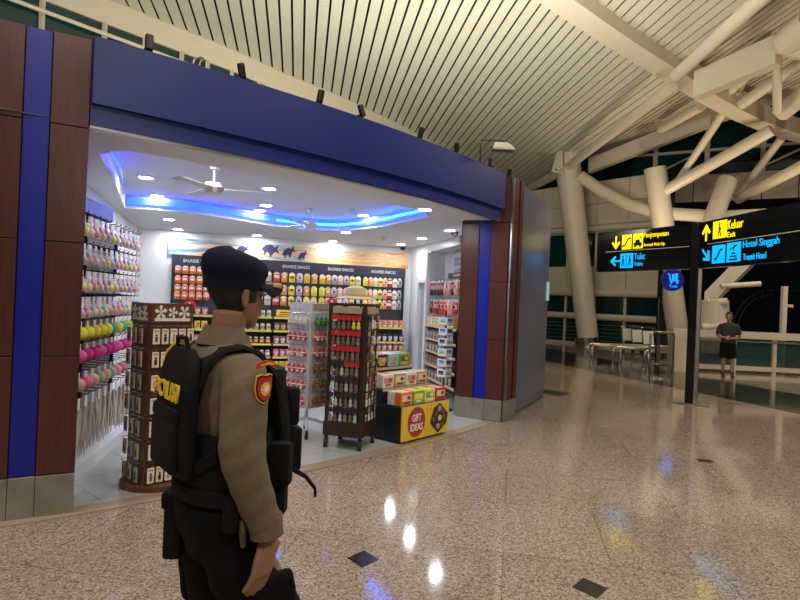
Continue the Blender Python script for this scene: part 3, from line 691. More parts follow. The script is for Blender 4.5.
# ------------------------------------------------------------------ shop ceiling lights, fans, cameras
def inpoly(x, y, poly):
    r = False; n = len(poly)
    for i in range(n):
        (x0, y0), (x1, y1) = poly[i], poly[(i+1) % n]
        if (y0 > y) != (y1 > y) and x < (x1-x0)*(y-y0)/(y1-y0)+x0: r = not r
    return r
def hangpt(u, v, z):
    a, bq = (u-400)/FPX, (300-v)/FPX; Y = (z-EYE)/(a*s_+bq*c_); return V(((a*c_-bq*s_)*Y, Y, z))
def ceilpt(u, v0):
    for d in range(60):
        v = v0+(d+1)//2*.5*(1 if d % 2 else -1)
        a, bq = (u-400)/FPX, (300-v)/FPX; k = a*s_+bq*c_
        for z in (ZC+.2, ZC):
            Y = (z-EYE)/k; x = (a*c_-bq*s_)*Y
            e = .14*(cen-V((x, Y, 0))).normalized()*(-1 if z > ZC else 1)
            if (z > ZC) == inpoly(x, Y, TRAY) == inpoly(x+e.x, Y+e.y, TRAY): return V((x, Y, z))
    return V((x, Y, ZC))
LAMPS = []
names = ['nearest the left pillar', 'above the hair accessories', 'over the left part of the tray', 'near the left wall beyond the blue strip', 'nearest the white back corner', 'left of the tray centre, front', 'left of the tray centre, middle', 'left of the tray centre, rear', 'above the left end of the mural', 'front and centre behind the blue band', 'right of the tray centre, middle', 'right of the tray centre, rear', 'above the middle of the mural', 'in front of the right pillar', 'above the right doorway', 'above the right end of the mural', 'nearest the right pillar']
for (u, v), nm in zip([(195, 156), (146, 177), (157, 196), (169, 219), (178, 229), (269, 188), (266, 205), (260, 217), (257, 235), (339, 186), (363, 215), (346, 226), (333, 241), (425, 209), (422, 238), (401, 244), (450, 230)], names):
    p = ceilpt(u, v); t = empty('downlight', p); tag(t, 'round recessed downlight, '+nm, 'downlight', 'downlights in the shop ceiling')
    MB().lathe([(.115, -.002), (.112, -.012), (.082, -.012), (.082, -.002)], n=20).build('trim_ring', M['white'], t)
    MB().lathe([(.08, -.004), (.08, -.010)], n=20).build('diffuser', M['lamp'], t); LAMPS.append(p)
for (u, v), lab in (((214, 190), 'white ceiling fan in the tray above the officer'), ((310, 226), 'white ceiling fan in front of the bright part of the blue strip')):
    p = hangpt(u, v, ZC-.08); t = empty('ceiling_fan', (p.x, p.y, ZC+.2)); tag(t, lab, 'ceiling fan')
    MB().lathe([(.06, 0), (.05, -.06), (.015, -.07), (.015, -.20), (.10, -.21), (.12, -.26), (.09, -.32), (.03, -.33)]).build('motor', M['white'], t, smooth=True)
    for k in range(3):
        R_ = Matrix.Rotation(2*pi*k/3+.2, 3, 'Z'); MB().box(R_ @ V((.36, 0, -.265)), (.50, .11, .008), R_ @ Matrix.Rotation(.15, 3, 'X')).build('blade', M['white'], t)
for (u, v), lab in (((403, 247), 'small dark dome camera on the ceiling near the right doorway'), ((455, 232), 'small dark dome camera on the ceiling beside the right pillar'), ((353, 209), 'small ceiling sensor in the tray right of centre'), ((384, 237), 'small ceiling sensor near the mural')):
    p = ceilpt(u, v); t = MB().lathe([(.06, 0), (.06, -.03), (.045, -.06), (.02, -.075)]).build('ceiling_dome_camera' if 'camera' in lab else 'ceiling_sensor', M['black'] if 'camera' in lab else M['white'], None, p); tag(t, lab, 'dome camera' if 'camera' in lab else 'ceiling sensor')

# ------------------------------------------------------------------ goods: one mesh per kind and colour, hung by the point (0,0,0), front towards -y
def rr(w, th, z, n=12):
    return [V((w/2*(abs(math.cos(a))**.45)*(1 if math.cos(a) >= 0 else -1), th/2*math.sin(a), z)) for a in [2*pi*k/n for k in range(n)]]
def pouch(nm, w, h, main, lab, top='paper', win=None, th=.06):
    b = MB(); zs = [(0, .55, .006), (-.10, .62, .006), (-.16, 1, .010), (-.34, .98, th), (-.62, 1, th*1.1), (-.90, .98, th*.7), (-1, 1, .012)]
    mis = [0, 2, 0, 1, 0, 0]
    rings = [rr(w*a, c, z*h) for z, a, c in zs]
    rv = [[b.bm.verts.new(p) for p in r] for r in rings]
    for i, (a, c) in enumerate(zip(rv, rv[1:])):
        b.mi = {0: 2, 1: 2}.get(i, mis[i] if i < 6 else 0)
        for k in range(12): b.face([a[k], a[(k+1) % 12], c[(k+1) % 12], c[k]])
    b.mi = 2; b.face(rv[0]); b.mi = 0; b.face(rv[-1][::-1])
    b.mi = 3; b.tube([V((0, -th*.50, -.48*h)), V((0, -th*.60, -.48*h))], [(w*.30, h*.13)]*2, 12)
    return b.mesh(nm, [main, lab, MATS.get('clear_top') or cm('clear_top', .72, .72, .72, .2), win or M['paper']], True)
def jar(nm, r, h, body, lab, lid):
    b = MB(); b.lathe([(r*.9, 0), (r, .01), (r, h*.22)]); b.mi = 1; b.lathe([(r*1.01, h*.22), (r*1.01, h*.66)]); b.mi = 0; b.lathe([(r, h*.66), (r, h*.76), (r*.8, h*.82)]); b.mi = 2; b.lathe([(r*.84, h*.82), (r*.84, h*.99), (r*.8, h)])
    return b.mesh(nm, [body, lab, lid], True)
def carton(nm, w, d, h, main, lab, acc=None):
    b = MB(); b.box((0, 0, h/2), (w, d, h), bev=.003); b.mi = 1; b.box((0, -d/2-.0008, h*.56), (w*.80, .002, h*.45)); b.box((0, 0, h+.0008), (w*.7, d*.5, .002)); b.mi = 2; b.box((0, -d/2-.0015, h*.22), (w*.5, .002, h*.16)); b.tube([V((w*.16, -d/2-.0015, h*.58)), V((w*.16, -d/2-.004, h*.58))], [(w*.17, h*.15)]*2, 10)
    return b.mesh(nm, [main, lab, acc or M['paper']])
def put(me, name, loc, rz, lab, cat, group=None):
    o = bpy.data.objects.new(name, me); COL.objects.link(o); o.location = loc; o.rotation_euler = (0, 0, rz)
    return tag(o, lab, cat, group)
CC = dict(
    orange=cm('pack_orange', .85, .20, .04), white=cm('pack_white', .80, .78, .72), pink=cm('pack_pink', .75, .10, .20), yellow=cm('pack_yellow', .85, .62, .05),
    lilac=cm('pack_lilac', .55, .38, .60), gold=cm('pack_gold', .80, .45, .08), cream=cm('pack_cream', .78, .70, .50), brown=cm('pack_brown', .20, .085, .04),
    green=cm('pack_green', .20, .45, .08), purple=cm('pack_purple', .30, .08, .35), red=cm('pack_red', .62, .03, .04), dark=cm('pack_dark', .045, .030, .030),
    blue=cm('pack_blue', .06, .16, .50), sky=cm('pack_sky', .25, .55, .75), grey=cm('pack_grey', .28, .28, .28), magenta=cm('pack_magenta', .72, .04, .30), lemon=cm('pack_lemon', .88, .80, .08), coral=cm('pack_coral', .85, .35, .28), peach=cm('pack_peach', .80, .55, .42), mint=cm('pack_mint', .45, .62, .50), silver=mat('trinket_silver', (.42, .40, .36), .35, .8), bronze=mat('trinket_bronze', (.30, .19, .08), .4, .7), tan=cm('pack_tan', .50, .36, .22))

# ------------------------------------------------------------------ snack wall
def bw(u, z, w=0.): return BL+TB*u+NB*w+V((0, 0, z))
def bwbox(b, u0, u1, z0, z1, w0, w1): b.loft([[bw(u, z0, w0), bw(u, z0, w1), bw(u, z1, w1), bw(u, z1, w0)] for u in (u0, u1)]); return b
RB_ = math.atan2(TB.y, TB.x)
BAYS = [.69, 1.65, 2.61, 3.57, 4.53, 5.50]
gon = empty('snack_wall_shelving', bw(3.1, 0, .2)); tag(gon, 'long dark snack shelving along the back wall with five bays', 'shelving')
GI = Matrix.Translation(-bw(3.1, 0, .2))
def gc(o, par=None): 
    if par is None: o.parent = gon; o.matrix_parent_inverse = GI
    return o
darkrack = mat('rack_dark_grey', (.045, .043, .048), .5)
gc(bwbox(MB(), .66, 5.53, .0, 2.36, .02, .09).build('back_panel', darkrack))
gc(bwbox(MB(), .66, 5.53, 2.15, 2.36, .09, .14).build('header_board', mat('header_navy', (.028, .028, .055), .45)))
for i in range(6): gc(bwbox(MB(), BAYS[i]-.02, BAYS[i]+.02, 0, 2.16, .09, .13).build('upright', M['black']))
SHZ = [.15, .40, .66, .93, 1.20]
strip = cm('price_strip', .80, .66, .12)
for i in range(5):
    for z in (SHZ if i != 4 else [.15, .36, .54, .74, 1.05]):
        sh = gc(bwbox(MB(), BAYS[i]+.02, BAYS[i+1]-.02, z-.025, z, .09, .47).build('shelf', darkrack)); bwbox(MB(), BAYS[i]+.02, BAYS[i+1]-.02, z-.035, z+.005, .47, .476).build('price_strip', strip, sh)
    t = (1.15, 2.13, 3.09, 4.05, 5.02)[i]
    gc(text('lettering', 'BALINESE SNACKS', M['textwhite'], gon, frame(bw(t, 2.25, .142), TB, NB), .56, .062, .002))
def pegs(us, z, L_=.09):
    b = MB()
    for u in us: b.cyl(bw(u, z+.007, .08), bw(u, z+.007, .09+L_), .004, n=6)
    gc(b.build('peg_row', M['steel']))
def hang(me, name, u, z, lab, cat, grp, w=.135): put(me, name, bw(u, z, w+random.uniform(-.008, .008)), RB_+random.uniform(-.06, .06), lab, cat, grp)
PO = {}
def pm(key, w, h, a, lb, win=None):
    k = (key, w, h)
    if k not in PO: PO[k] = pouch('snack_pouch_'+key, w, h, CC[a], CC[lb], win=CC[win] if win else None)
    return PO[k]
G1 = 'snack pouches on the back wall'
# bay 1: four rows of small orange pouches
for r, z in enumerate((2.145, 1.955, 1.785, 1.635)):
    us = [.78+.135*k for k in range(5)]; pegs(us, z)
    for k, u in enumerate(us): hang(pm('orange', .115, .155, 'orange', 'coral', 'white'), 'snack_pouch', u, z, f"small orange pouch, {ORD[k]} from left, {rowname(r, 4)} row of the leftmost snack bay", 'snack pouch', 'orange pouches in the leftmost snack bay')
COLS = {1: (['cream', 'white', 'cream', 'white', 'white', 'white'], 'second'), 2: (['pink', 'gold', 'lemon', 'lilac', 'yellow', 'yellow'], 'middle'), 3: (['yellow', 'gold', 'lilac', 'peach', 'lilac', 'lemon', 'white'], 'fourth'), 4: (['yellow', 'gold', 'cream', 'lemon', 'coral', 'red', 'white', 'grey'], 'rightmost')}
ALT = {'pink': ('pink', 'gold'), 'gold': ('gold', 'coral'), 'coral': ('coral', 'peach')}
for bay, (cols, bn) in COLS.items():
    n = len(cols); pw = .96/n
    for r, z in enumerate((2.125, 1.86, 1.635)):
        us = [BAYS[bay]+.085+(.79)*k/(n-1) for k in range(n)]; pegs(us, z)
        for k, c in enumerate(cols):
            cc_ = c if (r+k) % 5 or bay != 2 else ('gold' if c == 'yellow' else c)
            lb = {'pink': 'gold', 'gold': 'pink', 'lemon': 'gold', 'lilac': 'white', 'yellow': 'lemon', 'white': 'mint', 'cream': 'white', 'peach': 'lilac', 'coral': 'white', 'red': 'white', 'grey': 'white'}[cc_]
            wn = {'yellow': 'gold', 'lemon': 'brown', 'white': 'tan', 'lilac': 'brown', 'grey': 'dark', 'coral': 'red'}.get(cc_, 'cream')
            hang(pm(cc_, round(min(.128, .79/(n-1)*.93), 3), .205, cc_, lb, wn), 'snack_pouch', us[k], z, f"{cc_} snack pouch, {ORD[k]} from left, {rowname(r, 3)} hanging row of the {bn} snack bay", 'snack pouch', G1)
# shelf goods
JAR = {k: jar('jar_'+k, .045, .13, CC[a], CC[l], CC[t]) for k, a, l, t in (('white', 'cream', 'tan', 'white'), ('brown', 'brown', 'gold', 'white'), ('red', 'pink', 'white', 'cream'), ('yellow', 'lemon', 'white', 'yellow'))}
CT = {k: carton('carton_'+k, .105, .09, .15, CC[a], CC[l], CC[c]) for k, a, l, c in (('brown', 'brown', 'tan', 'gold'), ('yellow', 'yellow', 'gold', 'red'), ('purple', 'purple', 'gold', 'white'), ('dark', 'dark', 'lilac', 'white'), ('orange', 'coral', 'orange', 'white'), ('green', 'green', 'lemon', 'white'), ('white', 'white', 'dark', 'red'), ('pink', 'pink', 'lilac', 'white'))}
rows2 = [(4, JAR['white'], 'white-lidded jar'), (3, JAR['white'], 'white-lidded jar'), (2, JAR['brown'], 'brown jar'), (1, JAR['red'], 'pink jar'), (0, JAR['yellow'], 'yellow jar')]
for si, me, nm in rows2:
    for k in range(5): put(me, 'snack_jar', bw(2.06+.118*k, SHZ[si]+.001, .40), RB_, f"{nm}, {ORD[k]} from the left on the {rowname(4-si, 5)} shelf beside the officer's face", 'jar', 'snack jars on the second bay shelves')
for si, key in ((3, 'brown'), (2, 'purple'), (1, 'pink'), (0, 'yellow')):
    for k in range(4): put(CT[key], 'snack_carton', bw(2.70+.125*k, SHZ[si]+.001, .40), RB_, f"{key} carton, {ORD[k]} from the left on the {rowname(4-si, 5)} shelf of the middle snack bay", 'carton', 'cartons on the middle bay shelves')
S4 = [.15, .36, .54, .74, 1.05]
for si, key in ((4, 'orange'), (3, 'dark'), (2, 'purple'), (1, 'green'), (0, 'white')):
    for k in range(7): put(CT[key], 'snack_carton', bw(4.62+.127*k, S4[si]+.001, .40), RB_, f"{key} carton, {ORD[k]} from the left on the {rowname(4-si, 5)} shelf of the rightmost snack bay", 'carton', 'cartons on the rightmost bay shelves')
for si, key in ((4, 'purple'), (3, 'yellow'), (2, 'pink')):
    for k in range(5): put(CT[key], 'snack_carton', bw(.78+.13*k, SHZ[si]+.001, .40), RB_, f"{key} carton, {ORD[k]} from the left on the {rowname(4-si, 5)} shelf below the orange pouches", 'carton', 'cartons below the orange pouches')
# promotion tags and a yellow promotion board
def promo(loc, rz, r, lab):
    b = MB(); b.tube([V((0, 0, 0)), V((0, .012, 0))], [(r*1.15, r)]*2, 24); o = b.build('promotion_tag', M['red'], None, loc, rz); tag(o, lab, 'price tag')
    text('lettering', '3', M['textwhite'], o, frame(V((-.01, -.004, r*.25)), (1, 0, 0), (0, -1, 0)), None, r*.7, .002, bold=.02)
    b = MB(); b.box((0, -.004, -r*.45), (r*1.1, .006, r*.22)); b.build('print_line', M['textwhite'], o)
promo(bw(1.02, 1.38, .50), RB_, .10, 'round red promotion tag on the leftmost snack bay')
b = MB(); b.box((0, 0, 0), (.34, .02, .13), bev=.003); b.mi = 1; b.box((0, -.011, .015), (.2, .002, .03)); b.box((0, -.011, -.03), (.26, .002, .02))
tag(b.build('promotion_board', [CC['yellow'], CC['red']], None, bw(2.84, 1.285, .46), RB_), 'yellow promotion board on the middle snack bay shelf', 'sign board')
# sunset mural with leaping dark silhouettes
mu = MB(); mu.box((2.55, 0, 2.525), (5.04, .03, .33)); mo = mu.build('wall_mural', mural_mat('sunset_mural'), None, BL+TB*.55+NB*.03, RB_)
tag(mo, 'long orange sunset mural above the snack shelving', 'mural')
fish = [(-.20, .02), (-.10, .10), (.04, .12), (.14, .07), (.24, .12), (.20, .03), (.26, -.04), (.15, -.01), (.10, -.05), (.03, -.12), (.0, -.04), (-.06, -.02), (-.13, -.10), (-.13, -.01)]
for x, z, sc, ro in ((1.48, 2.53, .75, .1), (2.03, 2.555, 1.15, .0), (2.42, 2.53, .92, .35), (2.72, 2.48, .70, .5)):
    ca, sa = math.cos(ro), math.sin(ro); b = MB()
    b.prism([((u*ca-v*sa)*sc*.72, (u*sa+v*ca)*sc) for u, v in fish], lambda u, v, w: V((x-.05+u, -.018-w, z+v)), .003); b.build('leaping_silhouette', mat('silhouette_navy', (.05, .035, .11), .6), mo)
for x, z in ((3.02, 2.66), (3.2, 2.65), (3.4, 2.665), (3.95, 2.645), (4.0, 2.66), (4.6, 2.63)):
    b = MB(); b.prism([(-.05, .01), (-.02, .025), (0, .005), (.03, .025), (.05, .015), (.01, -.012), (-.02, -.01)], lambda u, v, w: V((x+u, -.018-w, z+v)), .003); b.build('white_bird', M['textwhite'], mo)

# ------------------------------------------------------------------ hair accessory wall at the left
LA, LB = V((-2.60, 4.70, 0)), V((-2.87, 6.20, 0)); LT = (LB-LA).normalized(); LN = V((LT.y, -LT.x, 0)); RL_ = math.atan2(LT.y, LT.x)
def lw(u, z, w=0.): return LA+LT*u+LN*w+V((0, 0, z))
hw = empty('accessory_rack', lw(.7, 0, -.25)); tag(hw, 'wall rack of hair accessories inside the shop behind the left pillar', 'display rack'); HI = Matrix.Translation(-lw(.7, 0, -.25))
def hc(o): o.parent = hw; o.matrix_parent_inverse = HI; return o
def lwbox(u0, u1, z0, z1, w0, w1): return MB().loft([[lw(u, z0, w0), lw(u, z0, w1), lw(u, z1, w1), lw(u, z1, w0)] for u in (u0, u1)])
hc(lwbox(.0, 1.95, 0, 2.30, -.30, -.25).build('back_panel', cm('mesh_grey', .22, .21, .22))); hc(lwbox(.0, 1.3, 2.31, 2.44, -.28, -.10).build('header_board', mat('header_blue', (.02, .03, .32), .4)))
hc(lwbox(.0, 1.95, 0, .12, -.30, -.02).build('plinth', M['white']))
for u in (.02, .95, 1.92): hc(lwbox(u-.015, u+.015, .1, 2.3, -.25, -.22).build('upright', M['black']))
def lwrow(z, us, L_=.02):
    b = MB(); b.tube([lw(.0, z+.02, -.18), lw(1.93, z+.02, -.18)], .012, 6)
    for u in us: b.tube([lw(u, z+.02, -.24), lw(u, z+.008, -.03), lw(u, z+.007, L_), lw(u, z+.03, L_+.01)], .004, 6)
    hc(b.build('hook_row', M['black']))
def accbag(nm, c1, c2):
    b = MB(); b.loft([rr(.09, .006, 0), rr(.10, .006, -.03), rr(.12, .045, -.08), rr(.125, .06, -.13), rr(.12, .02, -.178)]); b.mi = 1
    b.sph((-.022, -.022, -.135), (.034, .022, .036), 8, 6); b.mi = 2; b.sph((.024, -.021, -.095), (.026, .022, .028), 8, 6); b.mi = 3; b.box((0, -.004, -.018), (.075, .004, .034))
    return b.mesh(nm, [cm('clear_film', .66, .62, .66, .12), c1, c2, M['paper']], True)
AB = [accbag('accessory_bag_%d' % i, CC[a], CC[c]) for i, (a, c) in enumerate((('peach', 'sky'), ('coral', 'lilac'), ('lemon', 'white'), ('peach', 'pink'), ('white', 'coral'), ('lilac', 'grey')))]
AN = ['peach and light blue', 'coral and lilac', 'yellow and white', 'peach and pink', 'white and coral', 'lilac and grey']
for r, z in enumerate((2.25, 2.01, 1.785, 1.565)):
    us = [.03+.155*k for k in range(13)]; lwrow(z, us)
    for k, u in enumerate(us):
        j = (k*2+r*3+k//3) % 6; put(AB[j], 'accessory_bag', lw(u, z, -.005), RL_+random.uniform(-.2, .2), f"clear bag of {AN[j]} hair ties, {ORD[k]} from the pillar, {ROWS[r]} hook row", 'accessory bag', 'bagged hair accessories on the left rack')
def pom(nm, c):
    b = MB(); b.sph((0, 0, -.100), .056, 12, 8); b.mi = 1; b.box((0, 0, -.03), (.05, .003, .06)); b.mi = 2; b.cyl((0, 0, -.065), (0, 0, 0), .003, n=6)
    me = b.mesh(nm, [c, M['paper'], M['chrome']], True)
    for v in me.vertices:
        if v.co.z < -.066: v.co += (v.co-V((0, 0, -.100)))*random.uniform(-.07, .10)
    return me
POM = {k: pom('pompom_'+k, mat('fluff_'+k, CC_, .95, nz=.35, scale=70)) for k, CC_ in (('yellow', (.80, .68, .06)), ('teal', (.12, .42, .42)), ('magenta', (.62, .03, .26)), ('rose', (.72, .16, .36)), ('blush', (.78, .42, .38)), ('sage', (.35, .52, .33)))}
for r, (z, seq) in enumerate(((1.36, ['yellow']*5+['yellow', 'teal', 'yellow', 'teal', 'yellow', 'teal']), (1.17, ['magenta', 'rose', 'magenta', 'magenta', 'rose', 'magenta', 'magenta', 'rose', 'magenta', 'rose', 'magenta']), (.93, ['blush', 'blush', 'rose', 'blush', 'sage', 'blush', 'sage', 'blush', 'rose', 'sage', 'blush']))):
    us = [.03+.175*k for k in range(11)]; lwrow(z, us)
    for k, c in enumerate(seq): put(POM[c], 'pompom_keyring', lw(us[k], z, -.005), RL_, f"fluffy {c} pompom, {ORD[k]} from the pillar, {['upper', 'middle', 'lower'][r]} pompom row", 'pompom', 'pompoms on the left rack')
def tassel(nm, seed):
    rd = random.Random(seed); b = MB(); b.box((0, -.01, -.05), (.06, .004, .10)); b.mi = 1
    for i in range(9):
        x = (i-4)*.011; e = rd.uniform(-.03, .03); l = rd.uniform(.38, .52)
        b.tube([V((x*.5, rd.uniform(-.02, .02), -.09)), V((x, rd.uniform(-.02, .02), -.25)), V((x*1.5+e, rd.uniform(-.02, .02), -l))], [.008, .012, .003], 6)
    return b.mesh(nm, [M['paper'], mat('white_hair_fibre', (.62, .58, .50), .8, nz=.25, scale=50)], True)
TS = [tassel('hairpiece_%d' % i, i) for i in range(3)]; us = [.03+.175*k for k in range(11)]; lwrow(.72, us)
for k, u in enumerate(us): put(TS[k % 3], 'hairpiece', lw(u, .72, -.005), RL_, f"long white hairpiece, {ORD[k]} from the pillar, on the lowest hooks of the left rack", 'hairpiece', 'white hairpieces on the left rack')

# ------------------------------------------------------------------ square spinner racks
def spinner_faces(rz): 
    out = []
    for k in range(4):
        a = rz-pi/2+k*pi/2; n = V((math.cos(a), math.sin(a), 0)); out.append((n, V((-n.y, n.x, 0)), a+pi/2))
    return out
def spin_hooks(root, c, w, n, t, cols, z, L_):
    b = MB(); b.tube([n*(w/2+.003)+t*(cols[0]-.02)+V((0, 0, z+.008)), n*(w/2+.003)+t*(cols[-1]+.02)+V((0, 0, z+.008))], .004, 6)
    for s in cols: b.tube([n*(w/2)+t*s+V((0, 0, z+.008)), n*(w/2+L_)+t*s+V((0, 0, z+.006))], .0035, 6)
    b.build('hook_row', M['chrome'], root)
# brown wooden spinner with key-ring cards
bc = V((-2.02, 5.04, 0)); W = .36; rz = .80
sp = empty('wooden_spinner', bc); tag(sp, 'brown wooden display tower with key-ring cards on a round base', 'display tower')
MB().lathe([(.285, .0), (.285, .05), (.265, .065)], n=32).build('round_base', M['rackwood'], sp, smooth=True)
MB().box((0, 0, .80), (W, W, 1.47), Matrix.Rotation(rz, 3, 'Z'), bev=.006).build('tower', M['rackwood'], sp)
MB().box((0, 0, .12), (W+.03, W+.03, .12), Matrix.Rotation(rz, 3, 'Z'), bev=.006).build('foot_block', M['rackwood'], sp)
fc = spinner_faces(rz)
for i, (n, t, a) in enumerate((fc[0], fc[3])):
    Fh = frame(n*(W/2+.012)+V((0, 0, 1.455)), t, n); b = MB(); b.prism([(-W/2, -.075), (W/2, -.075), (W/2, .085), (-W/2, .085)], lambda x, y, k: Fh @ V((x, y, k-.012)), .012); hb = b.build('header_board', M['rackwood'], sp)
    b = MB()
    for x, s in ((-.10, 1), (0, .8), (.10, 1.)):
        for q in range(5):
            an_ = 2*pi*q/5+x*9; b.prism([(x, .012), (x+.042*s*math.cos(an_-.35), .012+.052*s*math.sin(an_-.35)), (x+.055*s*math.cos(an_), .012+.06*s*math.sin(an_)), (x+.042*s*math.cos(an_+.35), .012+.052*s*math.sin(an_+.35))], lambda u, v, k: Fh @ V((u, v, k)), .003)
    b.prism([(-.15, -.06), (.15, -.06), (.15, -.035), (-.15, -.035)], lambda u, v, k: Fh @ V((u, v, k)), .003); b.build('leaf_motif', M['paper'], hb)
def card(nm, c, dark):
    b = MB(); b.box((0, 0, -.075), (.056, .012, .125), bev=.003); b.mi = 1; b.box((0, -.008, -.095), (.022, .006, .042), bev=.004); b.sph((0, -.008, -.062), (.010, .004, .010), 8, 6); b.mi = 2; b.box((0, -.007, -.03), (.04, .002, .015))
    return b.mesh(nm, [c, dark, CC['tan']])
KC = [card('keyring_card_a', M['paper'], CC['brown']), card('keyring_card_b', CC['cream'], CC['dark']), card('keyring_card_c', CC['white'], CC['tan'])]
KD = [card('keyring_card_d', CC['grey'], CC['dark']), card('keyring_card_e', CC['tan'], CC['dark'])]
for fi, (face, cols, nm) in enumerate(((fc[0], [-.145, -.0725, 0, .0725, .145], 'front'), (fc[3], [-.12, 0, .12], 'left'))):
    n, t, a = face
    for r in range(7):
        z = 1.345-.188*r; spin_hooks(sp, bc, W, n, t, cols, z, .075)
        for k, s in enumerate(cols):
            me = KC[(k+r) % 3] if fi == 0 else KD[(k+r) % 2]
            put(me, 'keyring_card', bc+n*(W/2+.045)+t*s+V((0, 0, z)), a+random.uniform(-.1, .1), f"key-ring card, {ORD[k]} from left in the {rowname(r, 7)} row, {nm} face of the wooden tower", 'key ring', 'key-ring cards on the wooden tower')
# black spinner with red-headed trinkets
kc_ = V((-.50, 6.62, 0)); W = .40; rz = -.31
bs = empty('black_spinner', kc_); tag(bs, 'dark square spinner rack on castors crowded with metal trinkets under a straw hat', 'spinner rack')
Rz = Matrix.Rotation(rz, 3, 'Z')
dk = mat('dark_brown_frame', (.035, .018, .012), .45)
MB().box((0, 0, .22), (W+.06, W+.06, .16), Rz, bev=.008).build('base_box', dk, bs)
MB().box((0, 0, .90), (W-.10, W-.10, 1.2), Rz).build('back_panel', mat('dark_backing', (.05, .04, .035), .6), bs)
for x in (-1, 1):
    for y in (-1, 1):
        MB().box(Rz @ V((x*W/2, y*W/2, .92)), (.035, .035, 1.30), Rz).build('corner_post', dk, bs)
        ca = MB(); q = Rz @ V((x*.20, y*.20, 0)); ca.cyl(q+V((-.02, 0, .055)), q+V((.02, 0, .055)), .055); ca.cyl(q+V((0, 0, .08)), q+V((0, 0, .15)), .02); ca.build('caster', M['rubber'], bs)
MB().box((0, 0, 1.575), (W+.04, W+.04, .03), Rz).build('top_board', dk, bs)
MB().cyl((0, 0, 1.58), (0, 0, 1.634), .012).build('top_pin', M['black'], bs)
fk = spinner_faces(rz)
n, t, a = fk[0]; Fh = frame(n*(W/2+.015)+V((0, 0, 1.515)), t, n); b = MB(); b.prism([(-.17, -.035), (.17, -.035), (.17, .035), (-.17, .035)], lambda x, y, k: Fh @ V((x, y, k)), .006); b.build('header_card', cm('kraft_card', .42, .34, .22), bs)
n, t, a = fk[1]; Fh = frame(n*(W/2+.015)+V((0, 0, 1.515)), t, n); b = MB(); b.prism([(-.17, -.035), (.17, -.035), (.17, .035), (-.17, .035)], lambda x, y, k: Fh @ V((x, y, k)), .006); b.build('header_card', cm('kraft_card', .42, .34, .22), bs)
def trinket(nm, head, body):
    b = MB(); b.box((0, 0, -.026), (.052, .004, .052)); b.mi = 1; b.cyl((0, 0, -.05), (0, 0, -.075), .004, n=6)
    b.loft([rr(.014, .012, -.07), rr(.040, .018, -.082), rr(.028, .014, -.10), rr(.048, .020, -.125), rr(.042, .016, -.140), rr(.014, .008, -.150)])
    b.mi = 0; b.box((0, -.004, -.02), (.03, .003, .01)); return b.mesh(nm, [head, body], True)
TK = {('red', i): trinket('trinket_red_%d' % i, CC['red'], m) for i, m in enumerate((CC['silver'], CC['bronze'], CC['yellow']))}
TK.update({('dark', i): trinket('trinket_dark_%d' % i, CC['dark'], m) for i, m in enumerate((CC['silver'], CC['bronze'], CC['mint']))})
TK.update({('cream', i): trinket('trinket_cream_%d' % i, CC['tan'], m) for i, m in enumerate((CC['silver'], CC['cream'], CC['bronze']))})
for fi, (face, cols, nm) in enumerate(((fk[0], [-.145+.058*k for k in range(6)], 'front'), (fk[1], [-.135+.09*k for k in range(4)], 'right'))):
    n, t, a = face
    for r in range(7):
        z = 1.46-.168*r; spin_hooks(bs, kc_, W, n, t, cols, z, .07)
        for k, s in enumerate(cols):
            hd = ('red' if r < 4 and not (r == 3 and k < 3) else 'dark') if fi == 0 else ('cream' if (r+k) % 2 else 'dark')
            i = 2 if (hd == 'red' and r == 0 and k > 3) else (k+r) % 2 if hd == 'red' else (k+2*r) % 3
            put(TK[(hd, i)], 'trinket', kc_+n*(W/2+.035)+t*s+V((0, 0, z)), a+random.uniform(-.15, .15), f"metal trinket on {hd} card, {ORD[k]} from left, {rowname(r, 7)} row, {nm} side of black spinner", 'trinket', 'trinkets on the black spinner')
b = MB(); b.lathe([(.0005, .155), (.06, .150), (.105, .125), (.125, .07), (.13, .03), (.135, .022), (.19, .010), (.235, .0), (.237, .008), (.19, .020), (.13, .036)], n=32)
hat = b.build('straw_hat', M['straw'], None, kc_+V((0, 0, 1.636)), smooth=True); tag(hat, 'straw sun hat resting on the pin of the black spinner rack', 'hat')
MB().lathe([(.131, .028), (.1335, .030), (.131, .058), (.127, .058)], n=32).build('hat_band', CC['tan'], hat)
promo(bw(3.86, 1.53, .26), RB_, .10, 'round red promotion tag on the back wall left of the straw hat')
# white wire spinner with soft ornaments
wc_ = V((-1.06, 7.05, 0)); W = .34; rz = -.60
ws = empty('white_spinner', wc_); tag(ws, 'white wire spinner rack on castors hung with red and green felt ornaments', 'spinner rack'); Rz = Matrix.Rotation(rz, 3, 'Z')
whm = cm('white_wire', .72, .73, .76)
MB().cyl((0, 0, .10), (0, 0, 1.6), .022).build('pole', whm, ws)
b = MB()
for k in range(4):
    an_ = rz+pi/4+k*pi/2; q = V((math.cos(an_), math.sin(an_), 0)); b = MB(); b.tube([V((0, 0, .20)), q*.12+V((0, 0, .17)), q*.28+V((0, 0, .11))], .02, 8); b.build('foot', whm, ws)
    b = MB(); b.cyl(q*.28+V((-.015, 0, .045)), q*.28+V((.015, 0, .045)), .045); b.cyl(q*.28+V((0, 0, .05)), q*.28+V((0, 0, .11)), .014); b.build('caster', M['rubber'], ws)
fw = spinner_faces(rz)
